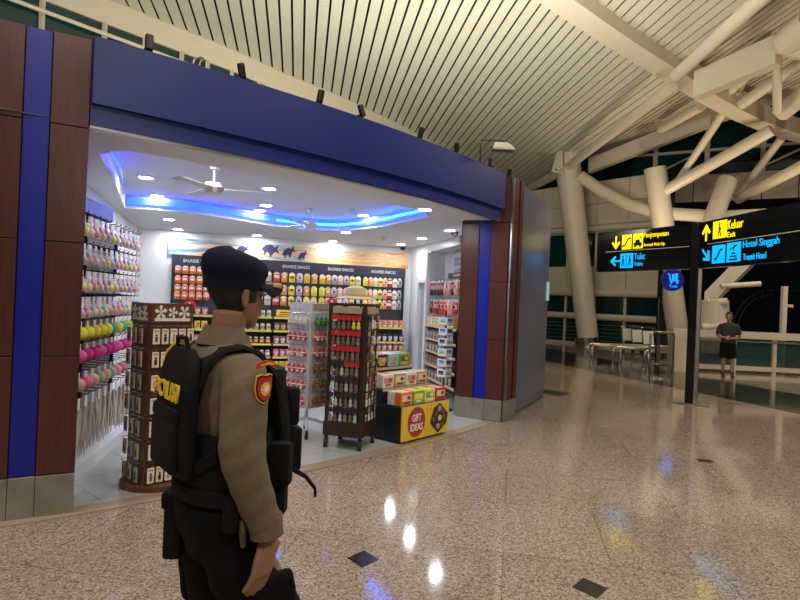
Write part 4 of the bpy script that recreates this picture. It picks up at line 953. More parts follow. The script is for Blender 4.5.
for i, (n, t, a) in enumerate(fw):
    F = frame(n*(W/2)+V((0, 0, .95)), t, n); b = MB(); b.prism([(-W/2, -.60), (W/2, -.60), (W/2, .62), (-W/2, .62)], lambda x, y, k: F @ V((x, y, k-.006)), .005)
    for x in [-W/2+W*j/6 for j in range(7)]: b.prism([(x-.003, -.6), (x+.003, -.6), (x+.003, .62), (x-.003, .62)], lambda x_, y, k: F @ V((x_, y, k)), .004)
    for y in [-.6+1.22*j/18 for j in range(19)]: b.prism([(-W/2, y-.0025), (W/2, y-.0025), (W/2, y+.0025), (-W/2, y+.0025)], lambda x_, y_, k: F @ V((x_, y_, k)), .003)
    b.build('wire_panel', whm, ws)
n, t, a = fw[1]; F = frame(n*(W/2+.006)+V((0, 0, 1.53)), t, n); b = MB(); b.prism([(-.14, -.035), (.14, -.035), (.14, .035), (-.14, .035)], lambda x, y, k: F @ V((x, y, k)), .005); b.build('header_card', cm('kraft_card', .42, .34, .22), ws)
def ornament(nm, c1, c2, c3):
    b = MB(); b.cyl((0, 0, 0), (0, 0, -.03), .002, n=6); b.sph((0, 0, -.095), (.036, .030, .034), 10, 8); b.mi = 1; b.tube([V((0, 0, -.070)), V((.004, 0, -.045)), V((.014, 0, -.022))], [.030, .018, .004], 10); b.mi = 2; b.tube([V((0, 0, -.066)), V((0, 0, -.078))], [.033, .035], 10); b.sph((0, -.024, -.102), (.020, .012, .016), 8, 6); return b.mesh(nm, [c1, c2, c3], True)
def biscuit(nm, c):
    b = MB(); out = [(0, -.02), (.018, -.025), (.022, -.045), (.045, -.055), (.045, -.07), (.02, -.075), (.03, -.12), (.012, -.122), (0, -.095), (-.012, -.122), (-.03, -.12), (-.02, -.075), (-.045, -.07), (-.045, -.055), (-.022, -.045), (-.018, -.025)]
    b.prism(out, lambda x, y, k: V((x, -k, y)), .02); b.mi = 1; b.box((0, -.021, -.07), (.03, .003, .006)); b.box((0, -.021, -.04), (.016, .003, .005)); return b.mesh(nm, [c, M['paper']])
OR = {'red': ornament('ornament_red', CC['red'], CC['red'], M['paper']), 'green': ornament('ornament_green', mat('felt_green', (.03, .22, .06), .8), mat('felt_green', (.03, .22, .06), .8), CC['green']), 'white': ornament('ornament_white', M['paper'], CC['red'], M['paper']), 'snow': ornament('ornament_snow', M['paper'], M['paper'], CC['cream']), 'brown': biscuit('ornament_biscuit', mat('biscuit_brown', (.28, .13, .045), .7))}
for face, seqs, nm in ((fw[0], ['snow', 'red', 'white', 'red', 'red', 'white'], 'left'), (fw[1], ['green', 'red', 'red', 'brown', 'brown', 'brown'], 'right')):
    n, t, a = face; cols = [-.115, -.038, .038, .115]
    for r, sq in enumerate(seqs):
        z = 1.44-.185*r; spin_hooks(ws, wc_, W, n, t, cols, z, .06)
        for k, s in enumerate(cols):
            c = sq if not (sq == 'white' and k % 2) else 'red'
            put(OR[c], 'felt_ornament', wc_+n*(W/2+.042)+t*s+V((0, 0, z)), a+random.uniform(-.25, .25), f"{c} felt ornament, {ORD[k]} from left, {rowname(r, 6)} row, {nm} face of white spinner", 'ornament', 'felt ornaments on the white spinner')

# ------------------------------------------------------------------ stepped gift table
GO = V((.07, 6.70, 0)); GE = V((.64, .77, 0)).normalized(); GRZ = math.atan2(GE.y, GE.x); GW = .92
gt = empty('gift_table', GO, GRZ); tag(gt, 'stepped black gift table with a yellow GIFT IDEAS front', 'display table')
for z0, z1, y0, nm in ((.03, .43, .0, 'base_box'), (.43, .60, .30, 'riser_box'), (.60, .80, .60, 'riser_box')):
    MB().box((GW/2, (y0+.98)/2, (z0+z1)/2), (GW, .98-y0, z1-z0), bev=.004).build(nm, M['black'], gt)
    MB().box((GW/2, y0-.006, z1-.015), (GW, .012, .03)).build('price_strip', cm('pale_strip', .58, .44, .28), gt)
MB().box((GW/2, .49, .015), (GW-.08, .90, .03)).build('plinth', M['black'], gt)
b = MB(); b.box((GW/2, -.008, .225), (GW, .016, .38)); fp = b.build('front_poster', cm('poster_yellow', .82, .58, .04), gt)
b = MB()
for k in range(7): b.prism([(.44+.055*k, .04), (.46+.055*k, .04), (.40+.075*k, .41), (.37+.075*k, .41)], lambda x, y, w: V((x if x < GW-.03 else GW-.03, -.0165-w, y)), .001)
b.build('poster_rays', cm('poster_gold', .80, .45, .02), fp)
b = MB(); b.tube([V((.265, -.016, .235)), V((.265, -.019, .235))], [(.165, .175)]*2, 32); rd = b.build('red_disc', cm('poster_red', .42, .045, .03), fp)
text('lettering', 'GIFT', M['textwhite'], rd, frame(V((.265, -.020, .285)), (1, 0, 0), (0, -1, 0)), .17, .085, .002, bold=.015); text('lettering', 'IDEAS', M['textwhite'], rd, frame(V((.265, -.020, .175)), (1, 0, 0), (0, -1, 0)), .23, .085, .002, bold=.015)
b = MB(); b.prism([(.53, .19), (.69, .045), (.86, .14), (.89, .27), (.72, .41), (.60, .36)], lambda x, y, w: V((x, -.0165-w, y)), .004); cb = b.build('chocolate_box_picture', CC['dark'], fp)
for i, (x, y) in enumerate([(.60, .22), (.69, .13), (.78, .15), (.65, .29), (.725, .225), (.81, .225), (.71, .345), (.785, .295)]):
    b = MB(); b.tube([V((x, -.0205, y)), V((x, -.026, y)), V((x, -.029, y))], [.036, .034, .022], 14); b.build('chocolate', (CC['brown'], CC['cream'], CC['tan'])[0 if i not in (4, 1, 6) else (1 if i == 4 else 2)], cb)
BK = {k: carton('gift_book_'+k, .20, .045, .155, CC[a], CC[l], CC[c]) for k, a, l, c in (('orange', 'orange', 'cream', 'brown'), ('lime', 'green', 'lemon', 'white'), ('yellow', 'lemon', 'green', 'white'), ('red', 'red', 'cream', 'brown'), ('white', 'white', 'tan', 'red'), ('brown', 'dark', 'tan', 'gold'), ('blue', 'sky', 'tan', 'green'), ('olive', 'green', 'brown', 'gold'), ('pink', 'magenta', 'white', 'gold'), ('kraft', 'tan', 'cream', 'brown'))}
TIER = [(.43, .05, ['orange', 'lime', 'yellow', 'red'], 'front'), (.60, .345, ['white', 'kraft', 'white', 'kraft'], 'middle'), (.80, .65, ['brown', 'brown', 'blue', 'olive'], 'back')]
BEH = {'front': ['white', 'orange', 'lime', 'red'], 'middle': ['red', 'red', 'blue', 'blue'], 'back': ['brown', 'blue', 'pink', 'olive']}
GR = Matrix.Rotation(GRZ, 4, 'Z')
for z, y, cols, nm in TIER:
    for k, c in enumerate(cols):
        for d in range(4):
            c2 = c if d == 0 else (BEH[nm][k] if d > 1 else c)
            put(BK[c2], 'gift_box', GO+GR @ V((.125+.222*k, y+.055*d, z+.002)), GRZ+random.uniform(-.015, .015), f"{c2} gift box, {ORD[k]} column from left, {['frontmost', 'second', 'third', 'last'][d]} deep, {nm} step of the gift table", 'gift box', 'gift boxes on the stepped table')

# ------------------------------------------------------------------ right wall unit
UA, UB = V((.50, 11.0, 0)), V((.905, 9.25, 0)); UT = (UB-UA).normalized(); UN = V((UT.y, -UT.x, 0)); URZ = math.atan2(UT.y, UT.x); UL = (UB-UA).length
def uw(u, z, w=0.): return UA+UT*u+UN*w+V((0, 0, z))
def uwbox(u0, u1, z0, z1, w0, w1): return MB().loft([[uw(u, z0, w0), uw(u, z0, w1), uw(u, z1, w1), uw(u, z1, w0)] for u in (u0, u1)])
un = empty('souvenir_wall_unit', uw(UL/2, 0, -.15)); tag(un, 'white souvenir wall unit with dark sloping shelves beside the right pillar', 'wall unit'); UI = Matrix.Translation(-uw(UL/2, 0, -.15))
def uc(o): o.parent = un; o.matrix_parent_inverse = UI; return o
uc(uwbox(0, UL, 0, 2.58, -.40, -.33).build('back_panel', M['gcol']))
uc(uwbox(.01, UL, .02, 1.32, -.33, -.325).build('shelf_backing', darkrack)); uc(uwbox(-.05, 0, 0, 2.58, -.40, .02).build('side_panel', M['gcol'])); uc(uwbox(0, UL, 2.56, 2.60, -.40, .0).build('top_panel', M['gcol']))
uc(uwbox(.55, UL, 2.07, 2.16, -.33, -.22).build('header_board', darkrack)); uc(text('lettering', 'BALINESE', M['textwhite'], un, frame(uw(1.05, 2.115, -.218), UT, UN), .4, .045, .002, bold=.02))
mo = MB(); mo.box((0, 0, 0), (UL-.62, .02, .38)); o = mo.build('wall_mural', mural_mat('sunset_mural_small', 3.), None, uw(.6+(UL-.62)/2, 2.37, -.318), URZ); tag(o, 'small orange mural at the top of the souvenir wall unit', 'mural')
for j, z in enumerate((1.22, .98, .76, .52, .28)):
    sh = uc(uwbox(.0, UL, z-.02, z, -.33, .0).build('shelf', M['black'])); uwbox(0, UL, z-.03, z+.012, .0, .006).build('price_strip', cm('pale_strip', .58, .44, .28), sh)
SB = {k: pouch('souvenir_bag_'+k, .15, .27, CC[a], CC[l], win=CC[w]) for k, a, l, w in (('dark', 'dark', 'grey', 'pink'), ('red', 'red', 'coral', 'dark'), ('pink', 'coral', 'peach', 'red'))}
for r, (z, sq) in enumerate(((2.03, ['dark', 'dark', 'dark', 'dark', 'pink', 'pink', 'dark', 'pink']), (1.70, ['dark', 'red', 'dark', 'red', 'red', 'pink', 'pink', 'red']))):
    b = MB()
    for k in range(8): b.cyl(uw(.12+.2*k, z+.007, -.34), uw(.12+.2*k, z+.007, -.02), .004, n=6)
    uc(b.build('peg_row', M['steel']))
    for k, c in enumerate(sq): put(SB[c], 'souvenir_bag', uw(.12+.2*k, z, -.06), URZ+random.uniform(-.2, .2), f"{c} hanging souvenir bag, {ORD[k]} from the doorway, {['upper', 'lower'][r]} row of the right wall unit", 'souvenir bag', 'bags hanging on the right wall unit')
DB = {k: carton('souvenir_box_'+k, .185, .24, .165, CC[a], CC[l], CC[c]) for k, a, l, c in (('tan', 'gold', 'sky', 'white'), ('black', 'dark', 'grey', 'tan'), ('brown', 'brown', 'dark', 'tan'))}
for j, (z, key) in enumerate(((1.22, 'tan'), (.98, 'black'), (.76, 'black'), (.52, 'brown'), (.28, 'black'))):
    for k in range(8): put(DB[key], 'souvenir_box', uw(.12+.2*k, z+.001, -.13), URZ, f"{key} souvenir box, {ORD[k]} from the doorway, {rowname(j, 5)} shelf of the right wall unit", 'souvenir box', 'boxes on the right wall unit')
# postcard spinner
pc_ = V((.715, 9.02, 0)); ps = empty('postcard_spinner', pc_); tag(ps, 'slim postcard spinner on a black pole left of the right pillar', 'postcard rack')
MB().lathe([(.17, 0), (.17, .02), (.03, .035), (.014, .05), (.014, 1.52), (.0, 1.53)]).build('pole', M['black'], ps, smooth=True)
pcm = []
for i, (a_, b_) in enumerate((('sky', 'green'), ('blue', 'sky'), ('dark', 'blue'))):
    b = MB(); b.box((0, 0, .06), (.13, .008, .115)); b.mi = 1; b.box((0, -.005, .068), (.085, .003, .06)); b.mi = 2; b.box((0, -.0055, .052), (.085, .003, .026)); pcm.append(b.mesh('postcard_%d' % i, [M['paper'], CC[a_], CC[b_]]))
for f in range(3):
    a = math.radians(-118+f*62); n = V((math.cos(a), math.sin(a), 0)); t = V((-n.y, n.x, 0))
    for r in range(6):
        z = 1.30-.158*r
        b = MB(); b.tube([n*.01+V((0, 0, z-.004)), n*.115+V((0, 0, z-.004))], .005, 6); b.box(n*.105+V((0, 0, z-.002)), (.14, .02, .004), Matrix.Rotation(a+pi/2, 3, 'Z')); b.build('card_holder', M['chrome'], ps)
        put(pcm[(f+r) % 3], 'postcard_pack', pc_+n*.105+V((0, 0, z)), a+pi/2, f"postcard pack in the {rowname(r, 6)} pocket, {['left', 'middle', 'right'][f]} side of the postcard spinner", 'postcard', 'postcard packs on the spinner')

# ------------------------------------------------------------------ people: x forward, y to the person's left, z up
def remeshed(b, vox, smooth=3):
    bmesh.ops.recalc_face_normals(b.bm, faces=b.bm.faces[:])
    me = bpy.data.meshes.new('tmp'); b.bm.to_mesh(me); b.bm.free()
    o = bpy.data.objects.new('tmp', me); COL.objects.link(o)
    m = o.modifiers.new('r', 'REMESH'); m.mode = 'VOXEL'; m.voxel_size = vox
    if smooth: k = o.modifiers.new('s', 'SMOOTH'); k.factor = .5; k.iterations = smooth
    bpy.context.view_layer.update()
    r = bpy.data.meshes.new_from_object(o.evaluated_get(bpy.context.evaluated_depsgraph_get()))
    bpy.data.objects.remove(o); r.materials.clear()
    for p in r.polygons: p.use_smooth = True
    return r
def ell(cx, cy, z, rx, ry, n=24, p=1.): 
    def f(c): return math.copysign(abs(c)**p, c)
    return [V((cx+rx*f(math.cos(2*pi*k/n)), cy+ry*f(math.sin(2*pi*k/n)), z)) for k in range(n)]
def torso(b, g=0., z0=.78, z1=1.55, belly=0.):
    T = [(.78, .0, .085, .135), (.86, -.005, .112, .165), (.94, -.012, .122, .172), (1.02, -.005, .112, .158), (1.10, .0, .105+belly, .148), (1.20, .0, .112+belly, .158), (1.30, -.004, .118, .172), (1.38, -.010, .113, .185), (1.43, -.016, .098, .178), (1.465, -.018, .078, .130), (1.49, -.014, .062, .082)]
    b.loft([ell(cx, 0, z, rx+g, ry+g, p=.9) for z, cx, rx, ry in T if z0 <= z <= z1])
def limb(b, pts, rad, n=16): b.tube(pts, rad, n)
def smooth_chain(J, R, k=4):
    """Catmull-Rom through joints with radii"""
    P_, Q = [], []
    J = [V(j) for j in J]
    for i in range(len(J)-1):
        p0, p1, p2, p3 = [J[max(0, min(len(J)-1, j))] for j in (i-1, i, i+1, i+2)]
        for s in range(k):
            t = s/k; P_.append(.5*((2*p1)+(p2-p0)*t+(2*p0-5*p1+4*p2-p3)*t*t+(3*p1-p0-3*p2+p3)*t**3)); Q.append(R[i]+(R[i+1]-R[i])*t)
    return P_+[J[-1]], Q+[R[-1]]
def hand(b, w, d, nrm, thumb_side, curl=.5, sc=1.):
    """w wrist, d direction of the fingers, nrm palm normal, thumb_side across vector towards the thumb"""
    d = V(d).normalized(); nrm = (V(nrm)-d*V(nrm).dot(d)).normalized(); ac = d.cross(nrm).normalized()
    if ac.dot(V(thumb_side)) < 0: ac = -ac
    def ring(c, ra, rn): return [c+ac*ra*math.cos(2*pi*k/16)+nrm*rn*math.sin(2*pi*k/16) for k in range(16)]
    w = V(w)
    b.loft([ring(w-d*.03*sc, .027*sc, .021*sc), ring(w+d*.0*sc, .027*sc, .020*sc), ring(w+d*.03*sc+ac*.003, .037*sc, .019*sc), ring(w+d*.065*sc, .042*sc, .017*sc), ring(w+d*.092*sc, .041*sc, .014*sc), ring(w+d*.10*sc, .034*sc, .009*sc)])
    for off, l, cu in ((.030, .070, .9), (.010, .080, 1.), (-.011, .075, 1.05), (-.031, .058, 1.15)):
        p = w+d*(.085*sc)+ac*off*sc; a = .12; dd = d; pts = [p-d*.02*sc, p]; 
        for seg_, f in enumerate((.45, .30, .25)):
            a += curl*cu*(.32, .5, .4)[seg_]; dd = (d*math.cos(a)+nrm*math.sin(a)+ac*off*.9).normalized(); p = p+dd*l*f*sc; pts.append(p)
        b.tube(pts, [.0098*sc, .0098*sc, .0092*sc, .0085*sc, .0068*sc], 10)
    p = w+d*.022*sc+ac*.030*sc; q = p+(d*.6+ac*.6+nrm*.35).normalized()*.042*sc; r = q+(d*.95+ac*.1+nrm*.35).normalized()*.032*sc; t = r+(d*.95+nrm*.3-ac*.1).normalized()*.022*sc
    b.tube([p-ac*.015*sc, p, q, r, t], [.017*sc, .0165*sc, .0125*sc, .0105*sc, .008*sc], 10)
# head in its own frame: origin at the chin height on the neck axis, x forward
HR = [(-.002, .070, .016, .020), (.012, .060, .036, .034), (.030, .048, .054, .047), (.055, .036, .070, .057), (.082, .026, .081, .064), (.108, .016, .090, .070), (.135, .008, .096, .074), (.160, .002, .099, .0765), (.185, -.003, .094, .073), (.205, -.007, .080, .062), (.220, -.010, .058, .045), (.231, -.012, .028, .022)]
def headring(z, cx, rx, ry, n=28):
    out = []
    for k in range(n):
        c, s = math.cos(2*pi*k/n), math.sin(2*pi*k/n); x = cx+rx*c; y = ry*s*(1-.10*max(0, c))
        out.append(V((x, y, z)))
    return out
def headpts(b, Hm):
    b.loft([[Hm @ p for p in headring(*r)] for r in HR])
    T = lambda *a: Hm @ V(a)
    b.tube([T(.098, 0, .124), T(.108, 0, .105), T(.122, 0, .085), T(.116, 0, .073), T(.098, 0, .070)], [.009, .010, .013, .012, .007], 10)
    for y in (-.011, .011): b.sph(T(.108, y, .077), .0085, 8, 6)
    for y, sg in ((-.032, 1), (.032, -1)): b.sph(T(.088, y, .128), (.016, .022, .007), 10, 6, Hm.to_3x3())
    b.sph(T(.103, 0, .050), (.009, .022, .006), 10, 6, Hm.to_3x3()); b.sph(T(.100, 0, .039), (.010, .019, .007), 10, 6, Hm.to_3x3())
    b.sph(T(.088, 0, .012), (.014, .020, .012), 10, 6, Hm.to_3x3())
    for sg in (-1, 1):
        R_ = Hm.to_3x3() @ Matrix.Rotation(sg*-.35, 3, 'Z')
        b.sph(T(-.004, sg*.074, .098), (.018, .008, .031), 12, 8, R_); b.tube([T(.008, sg*.071, .082), T(-.004, sg*.078, .068), T(-.018, sg*.083, .095), T(-.016, sg*.085, .120), T(.002, sg*.079, .128), T(.012, sg*.073, .112)], [.005, .007, .006, .006, .006, .004], 8)
    # back of the neck and jaw blend
    b.tube([T(-.02, 0, -.10), T(-.012, 0, -.03), T(-.005, 0, .05)], [.058, .055, .056], 20)
def hairshell(Hm, grow, zlow_back, zlow_side, front, top=.24):
    b = MB(); n = 36; m = 14
    def interp(z):
        for r0, r1 in zip(HR, HR[1:]):
            if r0[0] <= z <= r1[0]:
                f = (z-r0[0])/(r1[0]-r0[0]); return [r0[i]+(r1[i]-r0[i])*f for i in range(1, 4)]
        return list(HR[-1][1:])
    def sm(a, c, x): x = min(1, max(0, (x-a)/(c-a))); return x*x*(3-2*x)
    cols = []
    for k in range(n):
        c, s = math.cos(2*pi*k/n), math.sin(2*pi*k/n)
        lim = zlow_back+(zlow_side-zlow_back)*sm(-.75, -.05, c)
        if c > -.05: lim = zlow_side+(front-zlow_side)*sm(.30, .62, c)
        col = []
        for i in range(m+1):
            z = lim+(top-.012-lim)*i/m; cx, rx, ry = interp(min(z, .229)); g = grow*min(1, .15+(z-lim)/.05)
            col.append(b.bm.verts.new(Hm @ V((cx+(rx+g)*c, (ry+g)*s*(1-.10*max(0, c)), z+(grow if z > .2 else 0)))))
        cols.append(col)
    for k in range(n):
        for i in range(m): b.face([cols[k][i], cols[(k+1) % n][i], cols[(k+1) % n][i+1], cols[k][i+1]])
    b.face([col[-1] for col in cols])
    return b

# ---- the officer
OX, OY = -.575, 2.0
off = empty('person', (OX, OY, 0), math.radians(38)); tag(off, 'person in khaki shirt, black tactical vest and navy cap standing in front of the shop', 'person')
HM = Matrix.Translation((.005, 0, 1.535)) @ Matrix.Rotation(math.radians(13), 4, 'Z') @ Matrix.Rotation(math.radians(2), 4, 'Y')
RA_ = [(-.015, -.185, 1.405), (-.035, -.235, 1.15), (.055, -.248, .90)]
LA_ = [(-.015, .185, 1.405), (.02, .235, 1.15), (.14, .20, .93)]
RLg = [(.015, -.098, .86), (.215, -.11, .475), (.19, -.115, .085)]; LLg = [(-.005, .098, .86), (.035, .108, .46), (-.15, .11, .10)]
b = MB(); torso(b, -.012); headpts(b, HM)
for A_ in (RA_, LA_): p_, r_ = smooth_chain(A_, [.052, .043, .027]); limb(b, p_, r_)
hand(b, (.056, -.249, .895), (-.16, .03, -1), (-.45, .89, 0), (.89, .45, 0), .32, 1.2); hand(b, (.148, .197, .905), (.35, -.05, -1), (0, -1, 0), (1, 0, 0), .75, 1.05)
for L_ in (RLg, LLg):
    p_, r_ = smooth_chain(L_, [.080, .055, .040]); limb(b, p_, r_); e = V(L_[2]); b.tube([e+V((-.05, 0, -.03)), e+V((.05, 0, -.045)), e+V((.15, 0, -.065))], [.035, .038, .02], 12)
me = remeshed(b, .0052, 2); me.materials.append(M['skin']); obj('body', me, off)
for y in (-.032, .032):
    o = MB().sph(HM @ V((.083, y, .112)), .0125, 10, 8).build('eye', mat('eye_dark', (.05, .03, .02), .2), off, smooth=True)
b = hairshell(HM, .008, .028, .085, .185); o = b.build('hair', M['hair'], off, smooth=True)
# shirt with sleeves and collar
b = MB(); torso(b, .010, .93, 1.60)
p_, r_ = smooth_chain([(-.012, -.150, 1.42), (-.022, -.205, 1.34), (-.034, -.240, 1.15), (.048, -.250, .918)], [.070, .074, .070, .049], 5); limb(b, p_, r_)
p_, r_ = smooth_chain([(-.012, .150, 1.42), (-.016, .205, 1.34), (.02, .238, 1.15), (.135, .202, .945)], [.070, .074, .068, .049], 5); limb(b, p_, r_)
me = remeshed(b, .0075, 3)
for v in me.vertices:
    w = math.sin(v.co.z*55+v.co.y*30)*math.sin(v.co.z*23-v.co.x*41+1.3); v.co += v.normal*(.0022*w)
me.materials.append(M['shirt']); sh = obj('shirt', me, off)
b = MB(); b.tube([(.040, -.250, .965), (.048, -.251, .905)], [.053, .052], 20); b.build('cuff', M['shirt'], sh, smooth=True)
b = MB(); b.tube([(.128, .204, .98), (.137, .201, .93)], [.053, .052], 20); b.build('cuff', M['shirt'], sh, smooth=True)
b = MB(); rr_ = []
for z, rx, ry, cx in ((1.470, .083, .092, -.012), (1.535, .068, .072, -.008), (1.538, .072, .077, -.008), (1.480, .092, .104, -.014)): rr_.append([V((cx+rx*math.cos(t), ry*math.sin(t), z-(.03 if math.cos(t) > .6 else 0))) for t in [2*pi*k/28 for k in range(28)]])
b.loft(rr_, cap=False); b.build('collar', M['shirt'], sh, smooth=True)
# sleeve patch: shield on the upper right sleeve, bent round it
pc0 = V((-.026, -.213, 1.368)); pn = V((.36, -.933, 0)).normalized(); px_ = V((-pn.y, pn.x, 0)); 
def onsleeve(u, v, r): a = u*.82/.075; return pc0+(pn*math.cos(a)+px_*math.sin(a))*r+V((0, -.10*v*.82, v*.82))+V((0, 0, 0))
def shield(s): return [(-.036*s, .045*s), (-.018*s, .050*s), (0, .046*s), (.018*s, .050*s), (.036*s, .045*s), (.039*s, .0), (.032*s, -.030*s), (.016*s, -.048*s), (0, -.056*s), (-.016*s, -.048*s), (-.032*s, -.030*s), (-.039*s, 0)]
def sleevepatch(nm, poly, r, m, par):
    b = MB(); cu = sum(u for u, v in poly)/len(poly); cv = sum(v for u, v in poly)/len(poly)
    for k in range(4):
        f0, f1 = 1-k/4, 1-(k+1)/4
        a_ = [b.bm.verts.new(onsleeve(cu+(u-cu)*f0, cv+(v-cv)*f0, r)) for u, v in poly]; c_2 = [b.bm.verts.new(onsleeve(cu+(u-cu)*f1, cv+(v-cv)*f1, r)) for u, v in poly]
        for i in range(len(poly)): j = (i+1) % len(poly); b.face([a_[i], a_[j], c_2[j], c_2[i]])
    a_ = [b.bm.verts.new(onsleeve(u, v, r)) for u, v in poly]; c_2 = [b.bm.verts.new(onsleeve(u, v, r-.006)) for u, v in poly]
    for i in range(len(poly)): j = (i+1) % len(poly); b.face([a_[i], a_[j], c_2[j], c_2[i]])
    bmesh.ops.remove_doubles(b.bm, verts=b.bm.verts[:], dist=.0002); return b.build(nm, m, par, smooth=True)
R0 = .083
tb = sleevepatch('shoulder_tab', [(-.042, .072), (-.02, .082), (0, .085), (.02, .082), (.042, .072), (.042, .092), (.02, .102), (0, .105), (-.02, .102), (-.042, .092)], R0+.004, CC['red'] if 'CC' in globals() else M['red'], sh)
sleevepatch('tab_print', [(-.03, .084), (0, .092), (.03, .084), (.03, .089), (0, .097), (-.03, .089)], R0+.0055, M['textyellow'], tb)
pa = sleevepatch('sleeve_patch', shield(1.06), R0, M['textyellow'], sh)
sleevepatch('patch_border', shield(.97), R0+.0012, M['black'], pa); sleevepatch('patch_field', shield(.84), R0+.0024, M['red'], pa)
sleevepatch('patch_emblem', [(.022*math.cos(2*pi*k/16), -.002+.026*math.sin(2*pi*k/16)) for k in range(16)], R0+.0036, M['textyellow'], pa)
sleevepatch('patch_core', [((.017 if k % 2 else .009)*math.cos(2*pi*k/10+.3), -.002+(.017 if k % 2 else .009)*math.sin(2*pi*k/10+.3)) for k in range(10)], R0+.0048, M['textwhite'], pa)
# trousers, belt, boots
b = MB(); torso(b, .014, .77, 1.03)
for L_ in (RLg, LLg):
    J = [V(L_[0])+V((0, 0, .06)), V(L_[0])+V((.02, 0, -.12)), V(L_[1]), V(L_[1])*.45+V(L_[2])*.55, V(L_[2])+V((0, 0, .05))]; p_, r_ = smooth_chain(J, [.108, .106, .085, .082, .076]); limb(b, p_, r_, 18)
for s, L_ in ((-1, RLg), (1, LLg)):
    p = V(L_[0]).lerp(V(L_[1]), .55)+V((-.01, s*.083, 0)); b.box(p, (.15, .045, .19), Matrix.Rotation(-.12, 3, 'Y'), bev=.015)
me = remeshed(b, .008, 3)
for v in me.vertices: v.co += v.normal*(.003*math.sin(v.co.z*47+v.co.y*25)*math.sin(v.co.z*19+v.co.x*37))
me.materials.append(M['blackcloth']); tr = obj('trousers', me, off)
b = MB(); b.loft([ell(-.008, 0, z, .140+g, .190+g, 28) for z, g in ((.985, 0), (.985, .010), (1.035, .010), (1.035, 0))], cap=False); b.build('belt', M['blacknylon'], off, smooth=True)
def pouchbox(nm, c, size, R=None, par=None, m='blacknylon', bev=.012): return MB().box(c, size, R, bev=bev).build(nm, M[m], par or off, smooth=True)
RZ = lambda a: Matrix.Rotation(a, 3, 'Z')
pouchbox('holster', (-.115, .120, .845), (.06, .075, .21), RZ(-.6)); pouchbox('holster_flap', (-.120, .125, .94), (.066, .082, .06), RZ(-.6))
pouchbox('belt_pouch', (-.02, -.205, .975), (.11, .05, .11), RZ(.1)); pouchbox('belt_pouch', (.12, -.14, .985), (.09, .06, .12), RZ(-.7)); pouchbox('belt_pouch', (.16, .04, .985), (.06, .09, .12))
o = MB().tube([V((-.03, -.238, .96)), V((-.03, -.246, .93)), V((-.025, -.243, .88))], [.006, .012, .008], 8).build('key_holder', mat('dull_brass', (.10, .095, .05), .45, .6), off)
for L_ in (RLg, LLg):
    e = V(L_[2]); b = MB(); b.tube([e+V((-.012, 0, .14)), e+V((-.005, 0, .05)), e+V((0, 0, -.02))], [.068, .062, .058], 16); b.loft([[e+V((x, y, -.085+z)) for x, y in ((-.07, -.03), (-.04, -.045), (.06, -.045), (.15, -.05), (.195, -.03), (.205, 0), (.195, .03), (.15, .05), (.06, .045), (-.04, .045), (-.07, .03), (-.08, 0))] if z < .03 else [e+V((x*(.93 if z < .07 else .80)-.004, y*(.95 if z < .07 else .75), -.085+z)) for x, y in ((-.07, -.03), (-.04, -.045), (.06, -.045), (.13, -.045), (.17, -.03), (.185, 0), (.17, .03), (.13, .045), (.06, .045), (-.04, .045), (-.07, .03), (-.08, 0))] for z in (0, .025, .06, .09)]); b.build('boot', mat('boot_leather', (.012, .012, .012), .35), off, smooth=True)
# vest: waist band, front plate with pouches, shoulder yoke
b = MB()
out = []
for z, g in ((1.03, .012), (1.03, .040), (1.06, .046), (1.17, .046), (1.20, .040), (1.20, .012)):
    out.append(ell(0, 0, z, .112+g, .156+g, 32))
b.loft(out, cap=False); ve = b.build('tactical_vest', M['blacknylon'], off, smooth=True)
def curved(nm, x, half, z0, z1, th, par, m='blacknylon', bulge=.03, taper=.8):
    b = MB(); rings = []
    for i in range(7):
        f = i/6; z = z0+(z1-z0)*f; hw_ = half*(1-(1-taper)*max(0, f-.5)*2); xo = x-.02*max(0, f-.6)*2.5
        rings.append([V((xo+th/2*math.cos(t)*1.0-bulge*(math.sin(t)**2), hw_*math.copysign(abs(math.sin(t))**.6, math.sin(t)), z)) for t in [2*pi*k/24 for k in range(24)]])
    b.loft(rings); return b.build(nm, M[m], par, smooth=True)
curved('front_plate', .165, .165, 1.02, 1.40, .075, ve)
pouchbox('magazine_pouch', (.212, -.085, 1.12), (.055, .075, .15), RZ(-.25), ve); pouchbox('magazine_pouch', (.222, .0, 1.12), (.055, .075, .15), None, ve); pouchbox('magazine_pouch', (.212, .085, 1.12), (.055, .075, .15), RZ(.25), ve)
pouchbox('radio_pouch', (.195, -.10, 1.27), (.05, .06, .13), RZ(-.3), ve); pouchbox('side_pouch', (.115, -.175, 1.10), (.09, .055, .14), RZ(-.75), ve)
b = MB(); b.tube([V((.19, -.14, 1.06)), V((.235, -.15, 1.03)), V((.27, -.155, .985)), V((.275, -.15, .955))], [.009, .007, .006, .005], 8); b.build('loose_strap_end', M['blacknylon'], ve)
def strap(nm, pts, w, th, par, nrm):
    """flat band along pts; nrm = outward direction per point"""
    b = MB(); rings = []
    pts = [V(p) for p in pts]
    for i, p in enumerate(pts):
        t = (pts[min(i+1, len(pts)-1)]-pts[max(i-1, 0)]).normalized(); n = V(nrm[i]); n = (n-t*n.dot(t)).normalized(); s = t.cross(n)
        rings.append([p+s*w/2, p+s*w*.42+n*th, p-s*w*.42+n*th, p-s*w/2])
    b.loft(rings); return b.build(nm, M['blacknylon'], par, smooth=True)
